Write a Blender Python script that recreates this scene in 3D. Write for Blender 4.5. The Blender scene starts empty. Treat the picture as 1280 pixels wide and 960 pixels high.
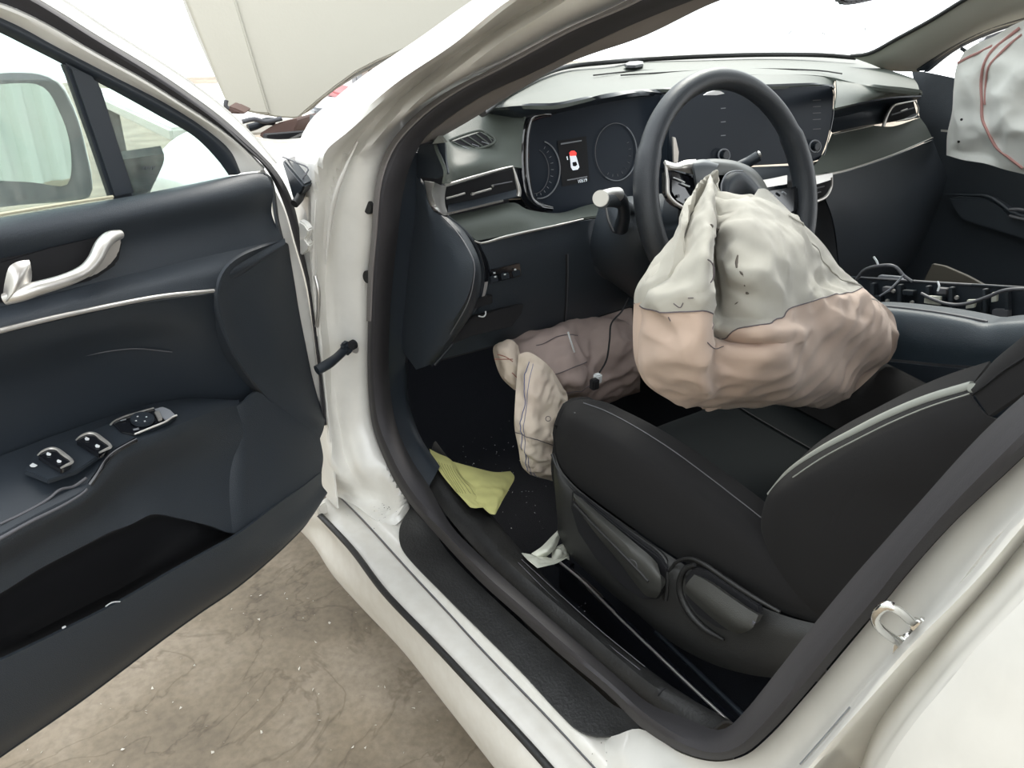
import bpy, bmesh, math, random
from mathutils import Vector, Matrix, noise
random.seed(4)
SC = bpy.context.scene
COL = SC.collection

# ------------------------------------------------------------------ camera
CAM = Vector((-.376, -1.208, 1.129)); YAW, PIT, FPX = math.radians(34.48), math.radians(25.13), 998.8
FW = Vector((math.sin(YAW)*math.cos(PIT), math.cos(YAW)*math.cos(PIT), -math.sin(PIT)))
RT = Vector((math.cos(YAW), -math.sin(YAW), 0)); UP = RT.cross(FW)
cd = bpy.data.cameras.new('camera'); co = bpy.data.objects.new('camera', cd); COL.objects.link(co)
co.matrix_world = Matrix.Translation(CAM) @ Matrix((RT, UP, -FW)).transposed().to_4x4()
cd.sensor_width = 36; cd.lens = 36*FPX/1280; cd.clip_start = .02
SC.camera = co

# ------------------------------------------------------------------ light
w = bpy.data.worlds.new('world'); SC.world = w; w.use_nodes = True
bg = w.node_tree.nodes['Background']; bg.inputs[0].default_value = (.93, .97, 1, 1); bg.inputs[1].default_value = 2.9
sd = bpy.data.lights.new('sun', 'SUN'); so = bpy.data.objects.new('sun', sd); COL.objects.link(so)
sd.energy = 3.2; sd.angle = math.radians(12); sd.color = (1, .95, .86)
so.rotation_euler = Vector((-.55, -.50, -.67)).to_track_quat('-Z', 'Y').to_euler()
SC.view_settings.view_transform = 'Standard'; SC.view_settings.look = 'None'
SC.view_settings.exposure = 0.12; SC.view_settings.gamma = 1
SC.cycles.max_bounces = 8; SC.cycles.use_denoising = True
SC.cycles.sample_clamp_indirect = 6
SC.cycles.caustics_reflective = False; SC.cycles.caustics_refractive = False

# ------------------------------------------------------------------ helpers
def ray(u, v): return FW + RT*((u-640)/FPX) - UP*((v-480)/FPX)
def AX(i, u, v, val):
    d = ray(u, v); return CAM + d*((val-CAM[i])/d[i])
def X(u, v, a): return AX(0, u, v, a)
def Y(u, v, a): return AX(1, u, v, a)
def Z(u, v, a): return AX(2, u, v, a)
def tum(z): return .45*max(0, z-.92)
def S(u, v, o):                        # point on the body side, which leans in above the belt line
    x = o
    for _ in range(30):
        p = X(u, v, x); x = .5*x+.5*(o+tum(p.z))
    return p
TH = math.radians(65); DD = Vector((-math.sin(TH), -math.cos(TH), 0)); DN = Vector((math.cos(TH), -math.sin(TH), 0)); DP = Vector((.03, -.08, 0))
def D(u, v, o=0):                      # point on the open door, o metres proud of its trim plane
    d = ray(u, v); return CAM + d*((DP+DN*o-CAM).dot(DN)/d.dot(DN))
def PLN(u, v, p, n):
    d = ray(u, v); return CAM + d*((p-CAM).dot(n)/d.dot(n))
FN = {'x': X, 'y': Y, 'z': Z, 's': S, 'd': D}
def row(s, f, dv=None):
    out = []
    for t in s.split():
        q = t.split(','); m = f
        if q[-1][0] in 'xyzsd': m = q[-1][0]; q[-1] = q[-1][1:]
        out.append(FN[m](float(q[0]), float(q[1]), float(q[2]) if len(q) > 2 else dv))
    return out
def cr(pts, n, closed=False):          # Catmull-Rom resample by arc length
    m = len(pts)
    if m == 1: return [pts[0]]*n
    if m == 2 and not closed: return [pts[0].lerp(pts[1], i/(n-1)) for i in range(n)]
    seg = m if closed else m-1; raw = []
    K = 14
    for i in range(seg):
        if closed: a, b, c, d = pts[(i-1) % m], pts[i], pts[(i+1) % m], pts[(i+2) % m]
        else: a, b, c, d = pts[max(i-1, 0)], pts[i], pts[i+1], pts[min(i+2, m-1)]
        if not closed and i == 0: a = b*2-c
        if not closed and i == m-2: d = c*2-b
        t0 = 0; t1 = t0+max((b-a).length, 1e-5)**.5; t2 = t1+max((c-b).length, 1e-5)**.5; t3 = t2+max((d-c).length, 1e-5)**.5
        for k in range(K):
            t = t1+(t2-t1)*k/K
            A1 = a*((t1-t)/(t1-t0))+b*((t-t0)/(t1-t0)); A2 = b*((t2-t)/(t2-t1))+c*((t-t1)/(t2-t1)); A3 = c*((t3-t)/(t3-t2))+d*((t-t2)/(t3-t2))
            B1 = A1*((t2-t)/(t2-t0))+A2*((t-t0)/(t2-t0)); B2 = A2*((t3-t)/(t3-t1))+A3*((t-t1)/(t3-t1))
            raw.append(B1*((t2-t)/(t2-t1))+B2*((t-t1)/(t2-t1)))
    raw.append(pts[0] if closed else pts[-1])
    L = [0]
    for i in range(1, len(raw)): L.append(L[-1]+(raw[i]-raw[i-1]).length)
    out = []; j = 0; N = n if closed else n-1
    for i in range(n):
        t = L[-1]*i/N
        while j < len(L)-2 and L[j+1] < t: j += 1
        q = (t-L[j])/max(L[j+1]-L[j], 1e-9); out.append(raw[j].lerp(raw[j+1], min(max(q, 0), 1)))
    return out
def link(name, me, mat, parent=None, smooth=True, angle=None):
    o = bpy.data.objects.new(name, me); COL.objects.link(o)
    if mat: me.materials.append(mat)
    if smooth:
        for p in me.polygons: p.use_smooth = True
        if angle:
            try: me.set_sharp_from_angle(angle=math.radians(angle))
            except Exception: pass
    if parent:
        o.parent = parent
        o.matrix_parent_inverse = world_of(parent).inverted()
    return o
def world_of(o):
    m = o.matrix_basis.copy()
    return (world_of(o.parent) @ o.matrix_parent_inverse @ m) if o.parent else m
def thing(name, label, cat, loc=(0, 0, 0), group=None):
    o = bpy.data.objects.new(name, None); COL.objects.link(o); o.location = loc; o.empty_display_size = .05
    o['label'] = label; o['category'] = cat
    if group: o['group'] = group
    return o
def tag(o, label, cat, group=None):
    o['label'] = label; o['category'] = cat
    if group: o['group'] = group
    return o
def mesh(name, vs, fs, mat, parent=None, smooth=True, angle=None):
    me = bpy.data.meshes.new(name); me.from_pydata([tuple(v) for v in vs], [], fs)
    bm = bmesh.new(); bm.from_mesh(me); bmesh.ops.remove_doubles(bm, verts=bm.verts, dist=1e-5); bmesh.ops.recalc_face_normals(bm, faces=bm.faces); bm.to_mesh(me); bm.free()
    return link(name, me, mat, parent, smooth, angle)
def resamp(rows, n, m, sharp=False):
    g = [cr(r, m) for r in rows]
    if sharp: return g
    c = [cr([g[i][j] for i in range(len(g))], n) for j in range(m)]
    return [[c[j][i] for j in range(m)] for i in range(n)]
def gridfaces(n, m, closed=False):
    return [(i*m+j, i*m+(j+1) % m, (i+1)*m+(j+1) % m, (i+1)*m+j) for i in range(n-1) for j in range(m if closed else m-1)]
def toward(rows):                      # sign that makes the face normal of a grid look at the camera side
    a, b, c = rows[0][0], rows[0][-1], rows[-1][0]
    nrm = (b-a).cross(c-a); return 1 if nrm.dot(CAM-a) > 0 else -1
def grid(name, rows, mat, parent=None, n=None, m=24, th=.004, sharp=False, bump=0, bf=20, angle=None, back=None, m2=None):
    """smooth sheet through rows of points, th thick, the extra thickness lying away from the camera"""
    n = n or max(len(rows)*4, 8)
    g = resamp(rows, n, m, sharp); n = len(g)
    def nr(i, j):
        a = g[min(i+1, n-1)][j]-g[max(i-1, 0)][j]; b = g[i][min(j+1, m-1)]-g[i][max(j-1, 0)]
        q = b.cross(a)
        return q.normalized() if q.length > 1e-12 else Vector((0, 0, 0))
    N = [[nr(i, j) for j in range(m)] for i in range(n)]
    s = 1 if sum(N[i][j].dot(CAM-g[i][j]) for i in range(n) for j in range(m)) > 0 else -1
    if bump:
        g = [[g[i][j]+N[i][j]*(s*bump*noise.noise(g[i][j]*bf)) for j in range(m)] for i in range(n)]
    vs = [p for r in g for p in r]; fs = gridfaces(n, m)
    if th:
        k = len(vs); bk = back
        vs += [g[i][j]+(bk if bk else N[i][j]*(-s*th)) for i in range(n) for j in range(m)]
        fs += [tuple(k+x for x in reversed(f)) for f in gridfaces(n, m)]
        for i in range(n-1):
            for j in (0, m-1):
                a, b = i*m+j, (i+1)*m+j; fs.append((a, b, k+b, k+a))
        for j in range(m-1):
            for i in (0, n-1):
                a, b = i*m+j, i*m+j+1; fs.append((a, b, k+b, k+a))
    return mesh(name, vs, fs, mat, parent, True, angle or 50)
def slab(name, pts, vec, mat, parent=None, bev=0, seg=2, holes=None):
    """flat outline pushed along vec"""
    bm = bmesh.new(); k = len(pts)
    a = [bm.verts.new(p) for p in pts]; b = [bm.verts.new(p+vec) for p in pts]
    f0 = bm.faces.new(a); f1 = bm.faces.new(list(reversed(b)))
    for i in range(k): bm.faces.new((a[i], b[i], b[(i+1) % k], a[(i+1) % k]))
    bmesh.ops.recalc_face_normals(bm, faces=bm.faces)
    if bev: bmesh.ops.bevel(bm, geom=[e for e in bm.edges], offset=bev, segments=seg, affect='EDGES', clamp_overlap=True)
    bmesh.ops.triangulate(bm, faces=[f for f in bm.faces if len(f.verts) > 4])
    me = bpy.data.meshes.new(name); bm.to_mesh(me); bm.free()
    return link(name, me, mat, parent, True, 40)
def frames(pts, closed=False):
    n = len(pts); T = []
    for i in range(n):
        a = pts[(i-1) % n] if closed else pts[max(i-1, 0)]; b = pts[(i+1) % n] if closed else pts[min(i+1, n-1)]
        T.append((b-a).normalized())
    u = T[0].orthogonal().normalized(); out = []
    for i in range(n):
        u = (u-T[i]*u.dot(T[i])); u = u.normalized() if u.length > 1e-6 else T[i].orthogonal().normalized()
        out.append((u.copy(), T[i].cross(u)))
    return out
def tubedata(pts, r, k=10, closed=False):
    R = r if isinstance(r, (list, tuple)) else [r]*len(pts)
    vs = []; fr = frames(pts, closed); n = len(pts)
    for i, p in enumerate(pts):
        a, b = fr[i]
        vs += [p+(a*math.cos(2*math.pi*j/k)+b*math.sin(2*math.pi*j/k))*R[i] for j in range(k)]
    fs = [(i*k+j, i*k+(j+1) % k, ((i+1) % n)*k+(j+1) % k, ((i+1) % n)*k+j) for i in range(n if closed else n-1) for j in range(k)]
    if not closed: fs += [tuple(range(k)), tuple((n-1)*k+j for j in range(k))]
    return vs, fs
def tube(name, pts, r, mat, parent=None, n=None, k=10, closed=False, smoothpath=True):
    if smoothpath:
        nn = n or max(8, len(pts)*4)
        if isinstance(r, (list, tuple)):
            rr = [r[min(int(i*(len(r)-1)/(nn-1)), len(r)-2)]*(1-(i*(len(r)-1)/(nn-1)) % 1)+r[min(int(i*(len(r)-1)/(nn-1)), len(r)-2)+1]*((i*(len(r)-1)/(nn-1)) % 1) if i < nn-1 else r[-1] for i in range(nn)]
            r = rr
        pts = cr(pts, nn, closed)
    vs, fs = tubedata(pts, r, k, closed)
    return mesh(name, vs, fs, mat, parent, True, 50)
def box(name, c, sx, sy, sz, mat, parent=None, M=None, bev=.002, seg=2):
    bm = bmesh.new(); bmesh.ops.create_cube(bm, size=1)
    bmesh.ops.scale(bm, vec=(sx, sy, sz), verts=bm.verts)
    if bev: bmesh.ops.bevel(bm, geom=list(bm.edges), offset=min(bev, .45*min(sx, sy, sz)), segments=seg, affect='EDGES')
    if M is not None: bmesh.ops.transform(bm, matrix=M.to_4x4(), verts=bm.verts)
    bmesh.ops.translate(bm, vec=c, verts=bm.verts)
    me = bpy.data.meshes.new(name); bm.to_mesh(me); bm.free()
    return link(name, me, mat, parent, True, 40)
def basis(x, y):
    x = x.normalized(); z = x.cross(y).normalized(); y = z.cross(x)
    return Matrix((x, y, z)).transposed()
def disc(name, c, nrm, r, h, mat, parent=None, k=28, bev=.001):
    q = nrm.to_track_quat('Z', 'Y').to_matrix().to_4x4()
    bm = bmesh.new(); bmesh.ops.create_cone(bm, cap_ends=True, segments=k, radius1=r, radius2=r, depth=h)
    if bev: bmesh.ops.bevel(bm, geom=[e for e in bm.edges if len(e.link_faces) == 2 and any(len(f.verts) > 4 for f in e.link_faces)], offset=bev, segments=2, affect='EDGES')
    bmesh.ops.transform(bm, matrix=Matrix.Translation(c) @ q, verts=bm.verts)
    me = bpy.data.meshes.new(name); bm.to_mesh(me); bm.free()
    return link(name, me, mat, parent, True, 40)
def text(name, s, origin, right, up, size, mat, parent=None, ext=.0002):
    cu = bpy.data.curves.new(name, 'FONT'); cu.body = s; cu.size = size; cu.extrude = ext; cu.align_x = 'CENTER'; cu.align_y = 'CENTER'
    tmp = bpy.data.objects.new('t', cu); COL.objects.link(tmp)
    bpy.context.view_layer.update()
    me = bpy.data.meshes.new_from_object(tmp.evaluated_get(bpy.context.evaluated_depsgraph_get())); bpy.data.objects.remove(tmp)
    right = right.normalized(); nz = right.cross(up).normalized(); up = nz.cross(right)
    me.transform(Matrix.Translation(origin) @ Matrix((right, up, nz)).transposed().to_4x4())
    return link(name, me, mat, parent, False)

# ------------------------------------------------------------------ materials
def mat(name, col, rough=.5, metal=0, coat=0, bump=0, bs=200, var=0, vs=8, spec=.5, sheen=0, trans=0, emit=0, col2=None, alpha=1, bumpkind='noise'):
    m = bpy.data.materials.new(name); m.use_nodes = True; nt = m.node_tree; b = nt.nodes['Principled BSDF']
    b.inputs['Base Color'].default_value = (*col, 1); b.inputs['Roughness'].default_value = rough; b.inputs['Metallic'].default_value = metal
    b.inputs['Coat Weight'].default_value = coat; b.inputs['Coat Roughness'].default_value = .06
    b.inputs['Specular IOR Level'].default_value = spec
    if sheen: b.inputs['Sheen Weight'].default_value = sheen; b.inputs['Sheen Roughness'].default_value = .5
    if trans: b.inputs['Transmission Weight'].default_value = trans
    if emit: b.inputs['Emission Color'].default_value = (*col, 1); b.inputs['Emission Strength'].default_value = emit
    if alpha < 1: b.inputs['Alpha'].default_value = alpha
    tc = nt.nodes.new('ShaderNodeTexCoord')
    if var:
        n = nt.nodes.new('ShaderNodeTexNoise'); n.inputs['Scale'].default_value = vs; n.inputs['Detail'].default_value = 6
        nt.links.new(tc.outputs['Object'], n.inputs['Vector'])
        r = nt.nodes.new('ShaderNodeValToRGB'); r.color_ramp.elements[0].position = .35; r.color_ramp.elements[1].position = .68
        c2 = col2 or tuple(c*(1-var) for c in col)
        r.color_ramp.elements[0].color = (*c2, 1); r.color_ramp.elements[1].color = (*col, 1)
        nt.links.new(n.outputs['Fac'], r.inputs['Fac']); nt.links.new(r.outputs['Color'], b.inputs['Base Color'])
    if bump:
        if bumpkind == 'weave':
            n = nt.nodes.new('ShaderNodeTexBrick'); n.inputs['Scale'].default_value = bs; n.inputs['Color1'].default_value = (1, 1, 1, 1); n.inputs['Color2'].default_value = (.8, .8, .8, 1); n.inputs['Mortar'].default_value = (0, 0, 0, 1)
            out = n.outputs['Color']
        elif bumpkind == 'voronoi':
            n = nt.nodes.new('ShaderNodeTexVoronoi'); n.inputs['Scale'].default_value = bs; out = n.outputs['Distance']
        else:
            n = nt.nodes.new('ShaderNodeTexNoise'); n.inputs['Scale'].default_value = bs; n.inputs['Detail'].default_value = 3; out = n.outputs['Fac']
        nt.links.new(tc.outputs['Object'], n.inputs['Vector'])
        bp = nt.nodes.new('ShaderNodeBump'); bp.inputs['Strength'].default_value = bump; bp.inputs['Distance'].default_value = .002
        nt.links.new(out, bp.inputs['Height']); nt.links.new(bp.outputs['Normal'], b.inputs['Normal'])
    return m
PAINT = mat('white_paint', (.76, .745, .70), .32, coat=.6, var=.06, vs=30)
PAINT2 = mat('white_sill_paint', (.74, .72, .67), .35, coat=.4, var=.18, vs=55, col2=(.69, .665, .61))
HOODM = mat('cream_hood_underside', (.53, .51, .44), .6, bump=.15, bs=120)
DARK = mat('dark_grained_plastic', (.027, .034, .043), .5, bump=.25, bs=900, bumpkind='voronoi')
DARK2 = mat('dark_smooth_plastic', (.020, .026, .034), .42, bump=.1, bs=1200)
DASHM = mat('dash_soft_plastic', (.082, .094, .082), .55, bump=.2, bs=900, bumpkind='voronoi', spec=.35)
TRIMK = mat('black_sill_plastic', (.018, .018, .018), .5, bump=.35, bs=260, var=.35, vs=40)
RUB = mat('rubber_seal', (.030, .028, .031), .72, bump=.1, bs=400)
FAB = mat('charcoal_seat_fabric', (.0165, .016, .0165), .95, bump=.5, bs=420, sheen=.03, bumpkind='weave', spec=.12)
SHLD = mat('lever_plastic', (.046, .046, .042), .5, bump=.2, bs=900, bumpkind='voronoi')
FABB = mat('black_seat_insert_fabric', (.007, .009, .010), .95, bump=.5, bs=300, sheen=.02, bumpkind='weave', spec=.1)
PIPE = mat('grey_piping', (.30, .31, .28), .6)
CARP = mat('black_carpet', (.010, .011, .014), .95, bump=.9, bs=700, spec=.1)
SILV = mat('satin_silver', (.62, .60, .57), .34, metal=.75, bump=.03, bs=700)
CHRO = mat('bright_zinc', (.80, .80, .78), .16, metal=1)
GLOS = mat('gloss_black', (.008, .009, .012), .08, coat=.8)
SCR = mat('screen_glass', (.022, .028, .038), .3, spec=.12)
BLK = mat('black_void', (.006, .006, .008), .8)
LINEG = mat('grey_print', (.22, .23, .25), .5)
WHTP = mat('white_print', (.65, .67, .68), .5)
SEAM = mat('dark_thread', (.12, .10, .11), .8)
BAGW = mat('white_airbag_cloth', (.47, .45, .39), .8, bump=.35, bs=600, bumpkind='weave', sheen=.2, var=.12, vs=9, col2=(.41, .39, .34))
CURT = mat('curtain_airbag_cloth', (.80, .80, .76), .8, bump=.35, bs=600, bumpkind='weave', var=.1, vs=9)
BAGP = mat('pinkish_airbag_cloth', (.64, .48, .385), .8, bump=.35, bs=600, bumpkind='weave', sheen=.2, var=.12, vs=9, col2=(.55, .42, .34))
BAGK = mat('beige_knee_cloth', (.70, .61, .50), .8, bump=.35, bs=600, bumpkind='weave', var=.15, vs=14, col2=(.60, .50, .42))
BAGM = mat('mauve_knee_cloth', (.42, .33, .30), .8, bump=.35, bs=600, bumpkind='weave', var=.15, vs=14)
BLUE = mat('blue_thread', (.10, .12, .25), .8)
RUST = mat('rust_stain', (.30, .12, .09), .8)
SOOT = mat('soot_mark', (.10, .085, .07), .9)
YEL = mat('yellow_paper', (.62, .60, .24), .7, var=.12, vs=30)
WPAP = mat('white_paper', (.66, .67, .57), .7, var=.12, vs=30)
INKY = mat('olive_print', (.22, .22, .08), .8)
BEIG = mat('beige_pillar_trim', (.46, .45, .40), .7, bump=.1, bs=700)
BEIG2 = mat('grey_pillar_trim', (.23, .21, .20), .75, bump=.1, bs=700)
RED = mat('red_paint', (.36, .01, .015), .4)
REDE = mat('red_lit_icon', (.9, .06, .05), .4, emit=.7)
WHTE = mat('white_lit_icon', (.7, .75, .8), .4, emit=.55)
GREYP = mat('grey_plastic', (.10, .10, .11), .5)
LBL = mat('connector_label', (.60, .60, .52), .6)
BROWN = mat('brown_part', (.16, .10, .085), .6)
STONE = mat('pale_stone', (.62, .58, .50), .8)
def glassmat(name, tint, rough, alpha, dirt=0, dirtcol=(.75, .75, .7)):
    m = bpy.data.materials.new(name); m.use_nodes = True; nt = m.node_tree
    for n in list(nt.nodes): nt.nodes.remove(n)
    out = nt.nodes.new('ShaderNodeOutputMaterial'); t = nt.nodes.new('ShaderNodeBsdfTransparent'); g = nt.nodes.new('ShaderNodeBsdfGlossy'); mx = nt.nodes.new('ShaderNodeMixShader'); fr = nt.nodes.new('ShaderNodeMath'); lw = nt.nodes.new('ShaderNodeLayerWeight'); pw = nt.nodes.new('ShaderNodeMath')
    t.inputs[0].default_value = (*tint, 1); g.inputs['Roughness'].default_value = rough; pw.operation = 'POWER'; pw.inputs[1].default_value = 5; fr.operation = 'MULTIPLY_ADD'; fr.inputs[1].default_value = .55; fr.inputs[2].default_value = .04; nt.links.new(lw.outputs['Facing'], pw.inputs[0]); nt.links.new(pw.outputs[0], fr.inputs[0])
    nt.links.new(fr.outputs[0], mx.inputs[0]); nt.links.new(t.outputs[0], mx.inputs[1]); nt.links.new(g.outputs[0], mx.inputs[2])
    last = mx
    if dirt:
        d = nt.nodes.new('ShaderNodeBsdfDiffuse'); d.inputs[0].default_value = (*dirtcol, 1)
        tc = nt.nodes.new('ShaderNodeTexCoord'); mp = nt.nodes.new('ShaderNodeMapping'); mp.inputs['Scale'].default_value = (60, 60, 12)
        n = nt.nodes.new('ShaderNodeTexNoise'); n.inputs['Scale'].default_value = 1.2; n.inputs['Detail'].default_value = 8
        nt.links.new(tc.outputs['Object'], mp.inputs[0]); nt.links.new(mp.outputs[0], n.inputs['Vector'])
        r = nt.nodes.new('ShaderNodeMapRange'); r.inputs['From Min'].default_value = .45; r.inputs['From Max'].default_value = .75; r.inputs['To Min'].default_value = dirt*.3; r.inputs['To Max'].default_value = dirt
        nt.links.new(n.outputs['Fac'], r.inputs['Value'])
        m2 = nt.nodes.new('ShaderNodeMixShader'); nt.links.new(r.outputs[0], m2.inputs[0]); nt.links.new(mx.outputs[0], m2.inputs[1]); nt.links.new(d.outputs[0], m2.inputs[2]); last = m2
    nt.links.new(last.outputs[0], out.inputs[0]); return m
DGLASS = glassmat('door_glass', (.86, .95, .93), .02, 1, .16)
WGLASS = glassmat('windshield_glass', (.94, .97, .96), .01, 1)
MIRR = mat('mirror_silver', (.72, .78, .74), .02, metal=1)
# concrete with stains and cracks of its own
CONC = bpy.data.materials.new('stained_concrete'); CONC.use_nodes = True
nt = CONC.node_tree; b = nt.nodes['Principled BSDF']; b.inputs['Roughness'].default_value = .75
tc = nt.nodes.new('ShaderNodeTexCoord'); n1 = nt.nodes.new('ShaderNodeTexNoise'); n1.inputs['Scale'].default_value = 2.6; n1.inputs['Detail'].default_value = 7; n1.inputs['Roughness'].default_value = .62
n2 = nt.nodes.new('ShaderNodeTexNoise'); n2.inputs['Scale'].default_value = 70; n2.inputs['Detail'].default_value = 5
r1 = nt.nodes.new('ShaderNodeValToRGB'); r1.color_ramp.elements[0].position = .30; r1.color_ramp.elements[1].position = .66
r1.color_ramp.elements[0].color = (.12, .095, .066, 1); r1.color_ramp.elements[1].color = (.31, .255, .19, 1)
e = r1.color_ramp.elements.new(.5); e.color = (.225, .18, .125, 1)
n3 = nt.nodes.new('ShaderNodeTexNoise'); n3.inputs['Scale'].default_value = 3.2; n3.inputs['Detail'].default_value = 5; n3.inputs['Distortion'].default_value = 1.6
nt.links.new(tc.outputs['Object'], n3.inputs['Vector']); r3 = nt.nodes.new('ShaderNodeValToRGB'); r3.color_ramp.elements[0].position = .485; r3.color_ramp.elements[0].color = (1, 1, 1, 1); r3.color_ramp.elements[1].position = .515; r3.color_ramp.elements[1].color = (1, 1, 1, 1)
e3 = r3.color_ramp.elements.new(.5); e3.color = (.55, .52, .48, 1); nt.links.new(n3.outputs['Fac'], r3.inputs[0])
mx3 = nt.nodes.new('ShaderNodeMixRGB'); mx3.blend_type = 'MULTIPLY'; mx3.inputs[0].default_value = .6
mx = nt.nodes.new('ShaderNodeMixRGB'); mx.blend_type = 'MULTIPLY'; mx.inputs[0].default_value = .45
r2 = nt.nodes.new('ShaderNodeValToRGB'); r2.color_ramp.elements[0].position = .3; r2.color_ramp.elements[0].color = (.5, .5, .5, 1); r2.color_ramp.elements[1].position = .6
for n in (n1, n2): nt.links.new(tc.outputs['Object'], n.inputs['Vector'])
nt.links.new(n1.outputs['Fac'], r1.inputs[0]); nt.links.new(n2.outputs['Fac'], r2.inputs[0]); nt.links.new(r1.outputs[0], mx.inputs[1]); nt.links.new(r2.outputs[0], mx.inputs[2]); nt.links.new(mx.outputs[0], mx3.inputs[1]); nt.links.new(r3.outputs[0], mx3.inputs[2]); nt.links.new(mx3.outputs[0], b.inputs['Base Color'])
bp = nt.nodes.new('ShaderNodeBump'); bp.inputs['Strength'].default_value = .3; bp.inputs['Distance'].default_value = .004; nt.links.new(n2.outputs['Fac'], bp.inputs['Height']); nt.links.new(bp.outputs[0], b.inputs['Normal'])
WALLM = mat('corrugated_sheet', (.50, .52, .50), .6, var=.1, vs=3)
CEIL = mat('painted_ceiling', (.45, .44, .42), .8)

# ------------------------------------------------------------------ setting
def struct(o): o['kind'] = 'structure'; return o
bm = bmesh.new(); bmesh.ops.create_grid(bm, x_segments=2, y_segments=2, size=1); bmesh.ops.scale(bm, vec=(14, 16, 1), verts=bm.verts); bmesh.ops.extrude_face_region(bm, geom=bm.faces[:]); 
me = bpy.data.meshes.new('floor'); bm.to_mesh(me); bm.free()
struct(box('floor', Vector((0, 0, -.05)), 26, 30, .1, CONC, bev=0))
# corrugated garage wall on the left (seen in the door mirror), back wall, ceiling over the work bay
def corrug(name, p, q, z1, pitch=.22, dep=.05):
    d = (q-p); L = d.length; d.normalize(); nn = Vector((-d.y, d.x, 0)); vs = []; k = int(L/pitch); fs = []
    pr = []
    for i in range(k):
        for t, o in ((0, 0), (.35, 0), (.45, dep), (.9, dep)): pr.append(p+d*(pitch*(i+t))+nn*o)
    for a in pr: vs += [Vector((a.x, a.y, 0)), Vector((a.x, a.y, z1))]
    for i in range(len(pr)-1): fs.append((2*i, 2*i+2, 2*i+3, 2*i+1))
    return struct(mesh(name, vs, fs, WALLM, smooth=False))
corrug('wall_left', Vector((-4.6, -6.5, 0)), Vector((-4.6, 6.5, 0)), 4.2)

struct(box('ceiling', Vector((3.2, -3.3, 4.25)), 7.0, 4.4, .1, CEIL, bev=0))

# ================================================================== CAR BODY
car = thing('car_body', 'white sedan body shell around the open driver door', 'car body', (0.9, -.6, 0))
# A pillar + hinge pillar: rails from the outer silhouette in to the rubber seal
r_sil = row('770,-70,.035 692,-38,.035 622,0,.035 552,48,.03 475,98,.03 430,133,.03 403,158,.03 388,190,.03 383,230,.03 383,270,.03 385,320,.03 389,380,.03 394,440,.03 398,500,.03 402,545,.03 404,585,.03 409,606,z.345 417,618,z.338', 's')
r_l1 = row('790,-70,.01 715,-38,.01 642,0,.01 573,54,.01 500,103,.01 461,139,.01 430,170,.014 404,200,.02 392,240,.03 391,280,.03 393,325,.03 398,385,.03 402,445,.03 407,500,.03 412,545,.03 420,588,.032 432,614,z.356 444,632,z.351', 's')
r_l2 = row('820,-70,.075 745,-38,.075 680,0,.075 612,42,.075 535,95,.075 490,132,.07 452,170,.065 428,200,.062 413,240,.058 408,290,.055 407,335,.055 410,390,.055 414,450,.055 418,505,.055 426,550,.055 438,590,.057 456,622,z.362 474,652,z.353', 's')
r_l3 = row('850,-70,.062 775,-38,.062 712,0,.062 640,42,.062 560,96,.062 515,130,.06 470,172,.06 440,206,.06 428,245,.062 424,290,.063 423,340,.064 424,390,.065 426,450,.065 432,510,.065 441,555,.065 456,590,.068 474,622,z.368 494,656,z.355', 's')
r_l4 = row('890,-70,.10 830,-38,.10 776,0,.10 702,36,.10 620,80,.10 560,112,.10 517,143,.10 486,180,.10 471,220,.10 465,297,.10 461,340,.10 459,400,.10 459,480,.10 465,535,.10 484,585,.10 500,612,.10 511,640,z.362', 's')
r_l5 = row('900,-66,.16 840,-34,.16 784,4,.16 706,40,.16 624,84,.16 564,116,.16 521,147,.16 490,184,.16 475,224,.16 469,300,.16 465,343,.16 463,403,.16 463,483,.16 470,538,.16 488,588,.16 504,615,.16 516,640,z.368', 's')
grid('body_pillar', [r_sil, r_l1, r_l2, r_l3, r_l4, r_l5], PAINT, car, n=30, m=90, th=.002)
# inner return of the pillar under the rubber + outer face towards the fender
grid('pillar_flange', [[p+Vector((.0, .05, 0)) for p in r_sil[:-3]], r_sil[:-3]], PAINT, car, n=3, m=60, th=.003)
# crease ridges pressed into the hinge pillar
tube('pressed_ridge', row('447,177,.05 434,205,.05 421,238,.05 412,280,.048 407,330,.046', 's'), [.001, .003, .004, .003, .001], PAINT, car, n=20, k=8)
tube('pressed_ridge', row('395,250,.028 392,300,.027 393,360,.027 397,420,.027', 's'), [.001, .0035, .003, .001], PAINT, car, n=20, k=8)
# sill: outer skin, rubber line, ledge, crest
s0 = row('378,664,.22 395,683,.22 418,719,.22 451,757,.22 504,813,.22 556,878,.22 612,950,.22 680,1040,.22', 'z')
s1 = row('376,660,.25 394,680,.25 418,716,.25 451,752,.25 504,808,.25 556,874,.25 612,944,.25 690,1040,.25', 'z')
s2 = row('385,650,.30 402,660,.30 432,700,.30 463,741,.30 515,795,.30 572,862,.30 632,935,.30 715,1040,.30', 'z')
s3 = row('392,637,.33 400,645,.33 440,686,.33 480,739,.33 536,795,.33 600,863,.33 664,935,.33 755,1040,.33', 'z')
s4 = row('405,627,.335 420,640,.335 455,680,.335 500,730,.335 550,783,.335 615,851,.335 690,935,.335 785,1040,.335', 'z')
s5 = row('418,617,.332 430,628,.332 458,657,.332 517,722,.332 560,768,.332 602,814,.332 687,902,.332 815,1040,.332', 'z')
grid('sill', [[p+Vector((.05, 0, -.02)) for p in s0], s0, s1, s2, s3, s4, s5], PAINT2, car, n=30, m=60, th=.003)
t0 = row('418,616,.334 430,627,.334 458,655,.334 517,720,.334 560,766,.334 602,812,.334 687,900,.334 815,1038,.334', 'z')
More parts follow.
